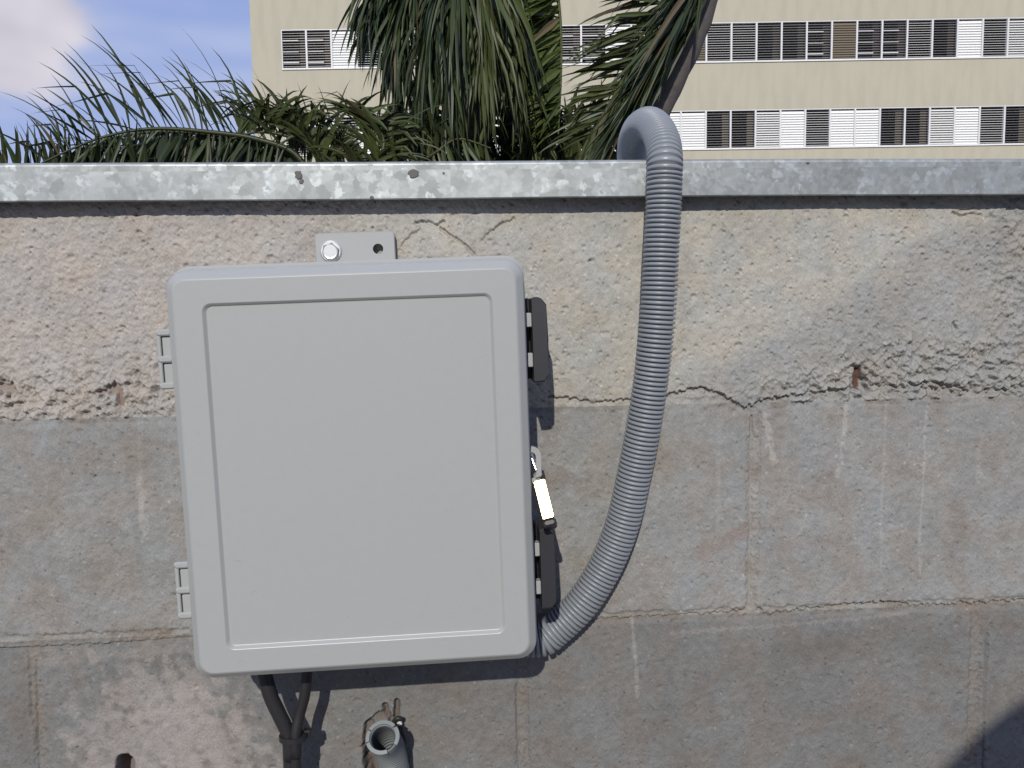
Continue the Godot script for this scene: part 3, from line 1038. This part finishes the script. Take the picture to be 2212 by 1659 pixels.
	local.call(pb)
	# --- low fronds that close the foot of the curtain
	var pd := thing("young_palm", "low young palm filling the gap under the hanging fronds", "palm", Vector3(at(1130, 400, -5.0).x, 0, -5.1))
	trunk(pd, [Vector3(0, 0, 0), Vector3(0.03, 1.0, 0), Vector3(0.0, 1.95, 0.05)], 0.07, 0.05)
	var zd := -4.9
	for k in 9:
		var f := k / 8.0
		var u := lerpf(820, 1370, f)
		var rise := 345.0 - 95.0 * sin(PI * (0.2 + 0.6 * f))
		frond(pd, [[1120, 450, zd], [lerpf(1120, u, 0.4), 385, zd + 0.15 * (k % 3)], [lerpf(1120, u, 0.75), rise + 20, zd + 0.2 * (k % 3)], [u, rise, zd + 0.2 * (k % 3)], [u + (u - 1120) * 0.25, rise + 40, zd + 0.2 * (k % 3)]], 46, [Vector3(-0.5 + f * 0.4, 0.7, 0.2), 0.26, Vector3(-0.2, -1.3, 0), 0.4, 0.2], [Vector3(0.2, -0.6, 0.3), 0.28, Vector3(0, -1.0, 0), 0.4, 0.0], 0.3, 0.032, [areca_green, coconut_green, areca_green][k % 3], 300 + k, 0.2)
	local.call(pd)
	# --- the leaning palm by the arch of the conduit
	var zc := -3.6
	var pc := thing("leaning_palm", "leaning palm with a dark fibrous stem and fronds sweeping down behind the conduit", "palm", Vector3(at(1330, 420, zc).x, 0, zc - 0.05))
	var foot := pc.position
	trunk(pc, [Vector3(0, 0, 0), Vector3(0.0, 1.2, 0), at(1395, 330, zc) - foot, at(1442, 200, zc) - foot, at(1490, 100, zc) - foot, at(1528, -10, zc) - foot, at(1560, -160, zc) - foot], 0.075, 0.055)
	var sweep := Vector3(-0.72, -0.75, 0.2)
	frond(pc, [[1590, -200, zc], [1545, -60, zc + 0.1], [1500, 50, zc + 0.15], [1455, 140, zc + 0.15], [1400, 240, zc + 0.1]], 60, [sweep, 0.60, Vector3(-0.2, -0.3, 0), 0.6, 0.0], [Vector3(-0.85, -0.45, 0.2), 0.46, Vector3(-0.2, -0.5, 0), 0.5, 0.05], 0.14, 0.026, coconut_green, 401, 0.2)
	frond(pc, [[1580, -200, zc], [1500, -110, zc + 0.1], [1440, -10, zc + 0.1], [1390, 90, zc + 0.1], [1330, 200, zc + 0.05], [1270, 300, zc]], 52, [Vector3(-0.95, 0.1, 0.1), 0.36, Vector3(-0.1, -0.5, 0), 0.5, 0.1], [Vector3(-0.2, -1.0, 0.2), 0.40, Vector3(0, -0.5, 0), 0.5, 0.05], 0.18, 0.026, areca_green, 402, 0.25)
	frond(pc, [[1580, -200, zc], [1530, -90, zc + 0.2], [1480, 20, zc + 0.25], [1430, 120, zc + 0.25], [1370, 220, zc + 0.2], [1320, 300, zc + 0.2]], 52, [sweep, 0.5, Vector3(0, -0.4, 0), 0.5, 0.0], [Vector3(-0.5, -0.9, 0.2), 0.42, Vector3(0, -0.4, 0), 0.5, 0.0], 0.16, 0.024, coconut_green, 403, 0.2)
	frond(pc, [[1560, -150, zc - 0.2], [1490, -40, zc - 0.2], [1430, 60, zc - 0.2], [1380, 170, zc - 0.2], [1340, 280, zc - 0.2]], 48, [Vector3(-0.9, 0.25, 0.1), 0.34, Vector3(-0.1, -0.7, 0), 0.4, 0.15], [Vector3(-0.7, -0.7, 0.1), 0.36, Vector3(0, -0.4, 0), 0.5, 0.0], 0.2, 0.026, areca_green, 404, 0.2)
	local.call(pc)

# ---------------------------------------------------------------- tank invented behind the camera so its rim casts the corner shadow
func make_added_tank() -> void:
	var c := Vector3(0.704, 0.0, 1.90)
	var plinth := thing("added_tank_plinth", "added plinth carrying the unseen tank that casts the corner shadow", "plinth", c)
	var b := Build.new()
	b.box(Vector3(0, 0.56, 0), Vector3(1.16, 1.12, 1.16), 0.01)
	part("pier", b.mesh(), planar(mat(lin(0.30, 0.29, 0.27), 0.9), grain(256, 0.03, 0.8, 1.15, 81), 1.2), plinth)
	b = Build.new()
	b.box(Vector3(0, 1.145, 0), Vector3(1.22, 0.05, 1.22), 0.008)
	part("slab", b.mesh(), planar(mat(lin(0.33, 0.32, 0.30), 0.9), grain(256, 0.03, 0.8, 1.15, 82), 1.2), plinth)
	var tank := thing("added_shade_tank", "round blue lidded tank added out of view to cast the corner shadow", "tank", c + Vector3(0, 1.17, 0))
	var blue := mat(lin(0.05, 0.12, 0.30), 0.45)
	b = Build.new()
	var lathe := func(into: Build, prof: Array) -> void:
		var rings := []
		for q in prof:
			var r := PackedVector3Array()
			for k in 72:
				var a := TAU * k / 72.0
				r.push_back(Vector3(cos(a) * q[0], q[1], sin(a) * q[0]))
			rings.push_back(r)
		var sm := []
		for k in prof.size():
			sm.push_back(1 + k % 2)
		into.loft(rings, sm)
		into.close()
	lathe.call(b, [[0.50, 0.0], [0.53, 0.02], [0.565, 0.36], [0.575, 0.37], [0.58, 0.44], [0.588, 0.45], [0.60, 0.765]])
	part("body", b.mesh(), blue, tank)
	b = Build.new()
	lathe.call(b, [[0.61, 0.768], [0.62, 0.772], [0.62, 0.808], [0.60, 0.818], [0.30, 0.875], [0.12, 0.89], [0.11, 0.915], [0.02, 0.92]])
	part("lid", b.mesh(), blue, tank)

# ---------------------------------------------------------------- enclosure
func make_enclosure() -> void:
	var corners := [at(368, 604, 0.115), at(1114, 576.6, 0.115), at(1146, 1414, 0.115), at(432, 1458, 0.115)]
	var mid := Vector3.ZERO
	for q in corners:
		mid += q
	mid = mid / 4.0
	mid.z = 0.0
	var box := thing("junction_box", "light grey plastic junction box with recessed door panel screwed to the wall", "box", mid)
	box.rotation.z = deg_to_rad(1.30)
	var inv := box.transform.affine_inverse()
	var place := func(u: float, v: float, z: float) -> Vector3:
		return inv * at(u, v, z)
	var shell := mat(lin(0.345, 0.357, 0.350), 0.36, 0.0, 0.5)
	planar(shell, scuffed(), 3.1)
	var black := mat(lin(0.024, 0.024, 0.029), 0.5)
	var hw := 0.1195
	var hh := 0.1422
	var b := Build.new()
	# door: panel, its step, the flat rim, the sloping edge
	var pm := Vector2(0.0012, 0.0)
	var rings := [
		rounded(hw - 0.0225, hh - 0.0215, 0.0030, 0.1120, 6, pm),
		rounded(hw - 0.0208, hh - 0.0198, 0.0042, 0.1120, 6, pm),
		rounded(hw - 0.0201, hh - 0.0191, 0.0048, 0.1123, 6, pm),
		rounded(hw - 0.0190, hh - 0.0180, 0.0058, 0.1147, 6, pm),
		rounded(hw - 0.0183, hh - 0.0173, 0.0062, 0.1150, 6, pm),
		rounded(hw - 0.0012, hh - 0.0012, 0.0085, 0.1150),
		rounded(hw - 0.0003, hh - 0.0003, 0.0092, 0.1147),
		rounded(hw + 0.0004, hh + 0.0004, 0.0098, 0.1141),
		rounded(hw + 0.0052, hh + 0.0052, 0.0130, 0.1085),
		rounded(hw + 0.0058, hh + 0.0058, 0.0135, 0.1070),
		rounded(hw + 0.0062, hh + 0.0062, 0.0136, 0.0960),
	]
	b.loft(rings, [-1, 5, 5, 5, -1, 6, 6, 7, 8, 9])
	b.close()
	part("door", b.mesh(), shell, box)
	b = Build.new()
	b.loft([rounded(hw + 0.0064, hh + 0.0078, 0.0145, 0.0952), rounded(hw + 0.0074, hh + 0.0092, 0.0150, 0.0940), rounded(hw + 0.0076, hh + 0.0094, 0.0150, 0.0850), rounded(hw + 0.0066, hh + 0.0080, 0.0145, 0.0838), rounded(hw + 0.0030, hh + 0.0030, 0.0120, 0.0830), rounded(hw + 0.0010, hh + 0.0010, 0.0110, 0.0080)], [3, 4, 3, -1, 5])
	b.close()
	part("body", b.mesh(), shell, box)
	# mounting lugs with a screw hole; the lower one is behind the box
	for s in [1.0, -1.0]:
		var c3: Vector3 = place.call(768, 530, 0.006)
		var c := Vector2(c3.x, c3.y * s)
		var hole3: Vector3 = place.call(817.5, 538, 0.006)
		var hole := Vector2(hole3.x, hole3.y * s)
		var pw := 0.0322
		var y0 := hh - 0.03
		var y1: float = (place.call(768, 502, 0.006)).y
		var outline := rounded(pw, (y1 - y0) * 0.5, 0.003, 0.0, 4, Vector2(c.x, (y0 + y1) * 0.5 * s))
		var rr := [PackedVector3Array(), PackedVector3Array(), PackedVector3Array(), PackedVector3Array(), PackedVector3Array(), PackedVector3Array()]
		# dense outline seen from the hole
		var dense := PackedVector3Array()
		for i in outline.size():
			var a3 := outline[i]
			var b3 := outline[(i + 1) % outline.size()]
			var m := maxi(1, int(a3.distance_to(b3) / 0.003))
			for k in m:
				dense.push_back(a3.lerp(b3, float(k) / m))
		for q in dense:
			var d := Vector2(q.x, q.y) - hole
			var rim := hole + d.normalized() * 0.0042
			var inn := Vector2(q.x, q.y) - (Vector2(q.x, q.y) - Vector2(c.x, (y0 + y1) * 0.5 * s)).normalized() * 0.0008
			rr[0].push_back(Vector3(rim.x, rim.y, 0.0045))
			rr[1].push_back(Vector3(q.x, q.y, 0.0045))
			rr[2].push_back(Vector3(q.x, q.y, 0.0092))
			rr[3].push_back(Vector3(inn.x, inn.y, 0.0100))
			rr[4].push_back(Vector3(rim.x, rim.y, 0.0100))
			rr[5].push_back(Vector3(rim.x, rim.y, 0.0045))
		b = Build.new()
		b.loft(rr, [-1, -1, -1, -1, 2], false, false)
		b.close()
		part("mounting_lug", b.mesh(), shell, box)
	# hinges on the left
	for q in [[350, 776], [396, 1267]]:
		var c: Vector3 = place.call(q[0], q[1], 0.083)
		var hinge := Node3D.new()
		put(hinge, "hinge", box)
		hinge.position = Vector3(-hw - 0.0142, c.y, 0.089)
		b = Build.new()
		b.box(Vector3(0.0010, 0, -0.0022), Vector3(0.0124, 0.0400, 0.0030), 0.0006)
		part("leaf", b.mesh(), shell, hinge)
		for k in 3:
			b = Build.new()
			b.box(Vector3(0.0002, 0.0196 - 0.0192 * k, 0.0012), Vector3(0.0116, 0.0050, 0.0092), 0.0012)
			part("knuckle", b.mesh(), shell, hinge)
		for k in 2:
			b = Build.new()
			b.box(Vector3(-0.0040, 0.0100 - 0.0192 * k, 0.0020), Vector3(0.0030, 0.0158, 0.0056), 0.0006)
			part("strap", b.mesh(), shell, hinge)
			b = Build.new()
			b.box(Vector3(0.0022, 0.0090 - 0.0192 * k, 0.0016), Vector3(0.0078, 0.0142, 0.0056), 0.0006)
			part("strap", b.mesh(), shell, hinge)
	# latches on the right
	for q in [[1154, 735, 0.0], [1184, 1232, 0.0]]:
		var c: Vector3 = place.call(q[0], q[1], 0.090)
		var latch := Node3D.new()
		put(latch, "latch", box)
		latch.position = Vector3(hw + 0.0088, c.y, -0.010)
		b = Build.new()
		b.prism(PackedVector2Array([Vector2(0.0040, 0.0305), Vector2(0.0088, 0.0318), Vector2(0.0116, 0.0306), Vector2(0.0152, 0.0262), Vector2(0.0160, 0.0), Vector2(0.0152, -0.0272), Vector2(0.0118, -0.0318), Vector2(0.0040, -0.0322)]), 0.068, 0.0955, 0.0012)
		part("handle", b.mesh(), black, latch)
		b = Build.new()
		b.box(Vector3(0.0018, 0.0, 0.070), Vector3(0.0046, 0.062, 0.010), 0.0006)
		part("link", b.mesh(), black, latch)
		for k in [0.0150, -0.0150]:
			b = Build.new()
			b.box(Vector3(0.0018, k, 0.0910), Vector3(0.0040, 0.0104, 0.0080), 0.0005)
			part("catch", b.mesh(), shell, latch)
	# hasp: a tab with a slot
	var hc: Vector3 = place.call(1156, 1000, 0.088)
	b = Build.new()
	var out := PackedVector2Array()
	var inn := PackedVector2Array()
	for k in 9:
		var a := PI * 0.5 - PI * 0.5 * k / 8.0
		out.push_back(Vector2(hw + 0.0085 + cos(a) * 0.0070, hc.y + 0.0060 + sin(a) * 0.0070))
		inn.push_back(Vector2(hw + 0.0075 + cos(a) * 0.0042, hc.y + 0.0050 + sin(a) * 0.0042))
	for k in 9:
		var a := -PI * 0.5 * k / 8.0
		out.push_back(Vector2(hw + 0.0085 + cos(a) * 0.0070, hc.y - 0.0080 + sin(a) * 0.0070))
		inn.push_back(Vector2(hw + 0.0075 + cos(a) * 0.0042, hc.y - 0.0070 + sin(a) * 0.0042))
	var hr := [PackedVector3Array(), PackedVector3Array(), PackedVector3Array(), PackedVector3Array()]
	for k in out.size():
		hr[0].push_back(Vector3(out[k].x, out[k].y, 0.0905))
		hr[1].push_back(Vector3(inn[k].x, inn[k].y, 0.0905))
		hr[2].push_back(Vector3(inn[k].x, inn[k].y, 0.0865))
		hr[3].push_back(Vector3(out[k].x, out[k].y, 0.0865))
	for k in out.size() - 1:
		for r in 4:
			b.quad(hr[r][k], hr[r][k + 1], hr[(r + 1) % 4][k + 1], hr[(r + 1) % 4][k])
	b.quad(hr[0][0], hr[1][0], hr[2][0], hr[3][0])
	var e := out.size() - 1
	b.quad(hr[0][e], hr[3][e], hr[2][e], hr[1][e])
	b.close()
	part("hasp", b.mesh(), shell, box)
	# the bolt through the upper lug
	var bp: Vector3 = at(716, 543.5, 0.0068)
	var bolt := thing("hex_bolt", "zinc plated hex head bolt in the upper mounting lug of the box", "bolt", Vector3(bp.x, bp.y, 0.0034))
	bolt.rotation.z = 0.35
	var zinc := mat(lin(0.62, 0.63, 0.62), 0.36, 0.8)
	b = Build.new()
	var hex := func(r: float, z: float, n: int) -> PackedVector3Array:
		var o := PackedVector3Array()
		for k in 24:
			var a := TAU * k / 24.0
			var f := 1.0
			if n == 6:
				f = cos(PI / 6.0) / cos(fposmod(a, PI / 3.0) - PI / 6.0)
			o.push_back(Vector3(cos(a) * r * f, sin(a) * r * f, z))
		return o
	b.loft([hex.call(0.0070, 0.0070, 6), hex.call(0.0070, 0.0108, 6), hex.call(0.0060, 0.0118, 0), hex.call(0.0052, 0.0116, 0)], [-1, -1, -1])
	b.close()
	part("head", b.mesh(), zinc, bolt)
	b = Build.new()
	b.loft([hex.call(0.0088, 0.0067, 0), hex.call(0.0088, 0.0074, 0), hex.call(0.0078, 0.0079, 0)], [2, -1])
	b.close()
	part("washer", b.mesh(), zinc, bolt)
	b = Build.new()
	b.loft([hex.call(0.0035, -0.02, 0), hex.call(0.0035, 0.0072, 0)], [2])
	b.close()
	part("shank", b.mesh(), zinc, bolt)
	# padlock: its narrow side mirrors the sun
	var face := at(1174.5, 1078, 0.098)
	var n := (sun_dir + (EYE - face).normalized()).normalized()
	var long := (at(1161, 1038, 0.098) - at(1181, 1120, 0.098)).normalized()
	long = (long - n * long.dot(n)).normalized()
	var lock := thing("padlock", "small brass padlock hanging from the hasp with sun glinting on its side", "padlock", face)
	lock.basis = Basis(long.cross(n), long, n)
	var brass := mat(lin(0.82, 0.66, 0.30), 0.34, 1.0)
	var steel := mat(lin(0.55, 0.55, 0.56), 0.16, 1.0)
	b = Build.new()
	b.box(Vector3(0, 0, -0.012), Vector3(0.0094, 0.0300, 0.0240), 0.0006)
	part("body", b.mesh(), brass, lock)
	b = Build.new()
	b.box(Vector3(0, 0.0190, -0.0125), Vector3(0.0106, 0.0080, 0.0235), 0.0018)
	part("top_cap", b.mesh(), black, lock)
	b = Build.new()
	b.box(Vector3(0, -0.0178, -0.0125), Vector3(0.0106, 0.0056, 0.0235), 0.0014)
	part("bottom_cap", b.mesh(), black, lock)
	b = Build.new()
	var sh := []
	for k in 13:
		var a := PI * k / 12.0
		sh.push_back(Vector3(-0.0012, 0.0330 + sin(a) * 0.0062, -0.0120 + cos(a) * 0.0072))
	sh.push_front(Vector3(0, 0.020, -0.0048))
	sh.push_back(Vector3(0, 0.020, -0.0192))
	var shp := spline(sh, 0.0012)
	var shr := PackedFloat32Array()
	for k in shp.size():
		shr.push_back(0.0020)
	b.tube(shp, shr, 12)
	part("shackle", b.mesh(), steel, lock)

# ---------------------------------------------------------------- corrugated conduit
func corrugated(path_pts: Array, r_out: float, r_in: float, pitch: float, n: int) -> ArrayMesh:
	var prof := [r_in, r_in, lerpf(r_in, r_out, 0.88), lerpf(r_in, r_out, 0.98), r_out, r_out, lerpf(r_in, r_out, 0.98), lerpf(r_in, r_out, 0.88)]
	var path := spline(path_pts, pitch / 8.0)
	var rad := PackedFloat32Array()
	for k in path.size():
		rad.push_back(prof[k % 8])
	var b := Build.new()
	b.tube(path, rad, n, true)
	return b.mesh()

func make_conduit() -> void:
	var o := thing("flexible_conduit", "grey corrugated conduit rising from the box and arching over the coping", "conduit")
	var grey := mat(lin(0.220, 0.240, 0.262), 0.36, 0.0, 0.5)
	planar(grey, grain(128, 0.05, 0.92, 1.06, 95, 3), 8.0)
	var pts := [Vector3(-0.022, 1.238, 0.024), Vector3(-0.018, 1.224, 0.022), Vector3(-0.002, 1.2155, 0.0195), Vector3(0.025, 1.2110, 0.0185)]
	for q in [[1160, 1382, 0.019], [1200, 1360, 0.0195], [1258, 1302, 0.020], [1309, 1220, 0.020], [1345, 1130, 0.022], [1371, 1020, 0.026], [1394, 900, 0.030], [1411, 780, 0.033], [1422, 660, 0.034], [1428, 540, 0.033], [1433, 450, 0.032], [1435, 390, 0.031], [1436, 345, 0.028], [1431, 306, 0.012], [1416, 276, -0.018], [1398, 267, -0.050], [1378, 281, -0.085], [1367, 312, -0.112], [1365, 350, -0.126], [1366, 420, -0.130]]:
		pts.push_back(at(q[0], q[1], q[2]))
	pts.push_back(Vector3(pts[-1].x + 0.01, 1.35, -0.125))
	pts.push_back(Vector3(pts[-1].x, 0.9, -0.13))
	part("corrugated_tube", corrugated(pts, 0.0146, 0.0104, 0.0038, 28), grey, o)
	var b := Build.new()
	b.tube(PackedVector3Array([Vector3(-0.021, 1.228, 0.0235), Vector3(-0.022, 1.242, 0.0245)]), PackedFloat32Array([0.019, 0.019]), 20)
	part("gland", b.mesh(), mat(lin(0.05, 0.05, 0.055), 0.5), o)

func make_cables() -> void:
	var black := mat(lin(0.018, 0.017, 0.020), 0.5)
	var group := "black cables under the box"
	var runs := [
		["thick black cable slanting from the box into the tied bundle", [[560, 1440, 0.045], [580, 1490, 0.045], [604, 1545, 0.044], [622, 1585, 0.043], [629, 1640, 0.042], [630, 1700, 0.040]], 0.0060],
		["thinner black cable dropping straighter from the box into the tied bundle", [[668, 1440, 0.048], [660, 1490, 0.047], [648, 1540, 0.045], [639, 1585, 0.047], [640, 1640, 0.046], [641, 1700, 0.044]], 0.0044],
	]
	for r in runs:
		var pts := []
		for q in r[1]:
			pts.push_back(at(q[0], q[1], q[2]))
		pts[0].y += 0.02
		pts.push_back(Vector3(pts[-1].x, 0.6, 0.03))
		pts.push_back(Vector3(pts[-1].x, 0.02, 0.03))
		var path := spline(pts, 0.006)
		var rad := PackedFloat32Array()
		for k in path.size():
			rad.push_back(r[2])
		var b := Build.new()
		b.tube(path, rad, 14)
		var o := thing("black_cable", r[0], "cable", Vector3.ZERO, group)
		part("sheath", b.mesh(), black, o)
	var tie := thing("cable_tie", "black cable tie cinching the two cables under the box", "cable tie")
	var c := at(633, 1592, 0.044)
	var b := Build.new()
	var ring := []
	for s in [-0.0022, 0.0022]:
		var r := PackedVector3Array()
		for k in 24:
			var a := TAU * k / 24.0
			r.push_back(c + Vector3(cos(a) * 0.0112, s, sin(a) * 0.0088))
		ring.push_back(r)
	b.loft(ring, [1])
	b.close()
	part("strap", b.mesh(), black, tie)
	b = Build.new()
	b.box(c + Vector3(0.0105, 0.0, -0.0060), Vector3(0.0060, 0.0062, 0.0070), 0.0008)
	part("head", b.mesh(), black, tie)

func make_stub() -> void:
	var o := thing("conduit_stub", "cut end of grey corrugated conduit sticking out of the broken block", "conduit")
	var grey := mat(lin(0.13, 0.145, 0.15), 0.5)
	var mouth := at(827, 1594, 0.052)
	var axis := Vector3(-0.10, 0.74, 0.66).normalized()
	var base := mouth - axis * 0.045
	var low := Vector3(mouth.x + 0.012, 1.02, -0.004)
	var r_out := 0.0128
	var pts := [low + Vector3(0, -0.06, -0.002), low, base, mouth]
	var prof := [0.86, 0.94, 0.99, 1.0, 0.99, 0.94]
	var pitch := 0.0036
	var path := spline(pts, pitch / 6.0)
	# outside, lip and inside as one wall of plastic
	var rings := []
	var up := Vector3(1, 0, 0)
	var inner := []
	for k in path.size():
		var t := (path[mini(k + 1, path.size() - 1)] - path[maxi(k - 1, 0)]).normalized()
		up = (up - t * up.dot(t)).normalized()
		var s := t.cross(up)
		var ro := PackedVector3Array()
		var ri := PackedVector3Array()
		for i in 30:
			var a := TAU * i / 30.0
			var d := up * cos(a) + s * sin(a)
			ro.push_back(path[k] + d * r_out * prof[k % 6])
			ri.push_back(path[k] + d * (r_out * prof[k % 6] - 0.0016))
		rings.push_back(ro)
		inner.push_front(ri)
	var b := Build.new()
	rings.append_array(inner)
	var sm := []
	for k in rings.size():
		sm.push_back(1)
	b.loft(rings, sm, false, false)
	b.group = -1
	for i in 30:
		b.quad(rings[0][i], rings[0][(i + 1) % 30], rings[-1][(i + 1) % 30], rings[-1][i])
	b.close()
	part("corrugated_tube", b.mesh(), grey, o)
	# the cut rim is split into four pieces of flange
	var t := axis
	up = (Vector3(1, 0, 0) - t * t.x).normalized()
	var s := t.cross(up)
	for q in [[-0.55, 0.62], [0.75, 2.55], [2.66, 3.36], [3.46, 5.05]]:
		var m := 14
		b = Build.new()
		var loop := []
		for k in m + 1:
			var a := lerpf(q[0], q[1], float(k) / m)
			var d := up * cos(a) + s * sin(a)
			var rr := PackedVector3Array()
			for c in [[0.0106, 0.0], [0.0138, -0.0002], [0.0138, 0.0016], [0.0108, 0.0019]]:
				rr.push_back(mouth + d * float(c[0]) + t * float(c[1]))
			loop.push_back(rr)
		b.loft(loop, [])
		b.close()
		part("rim_piece", b.mesh(), mat(lin(0.22, 0.245, 0.25), 0.45), o)
	# scrap of strap left beside the pipe
	var scrap := thing("strap_scrap", "snapped scrap of black strap with a pale end beside the cut conduit", "strap")
	var line := spline([at(846, 1580, 0.004), at(850, 1562, 0.010), at(858, 1552, 0.013), at(866, 1553, 0.012)], 0.001)
	var rad := PackedFloat32Array()
	for k in line.size():
		rad.push_back(0.0022)
	b = Build.new()
	b.tube(line, rad, 8)
	part("band", b.mesh(), mat(lin(0.02, 0.02, 0.022), 0.5), scrap)
	b = Build.new()
	b.box(at(863, 1562, 0.009), Vector3(0.0042, 0.0036, 0.0030), 0.0006, Basis(Vector3.BACK, 0.3))
	part("pale_end", b.mesh(), mat(lin(0.55, 0.52, 0.48), 0.6), scrap)
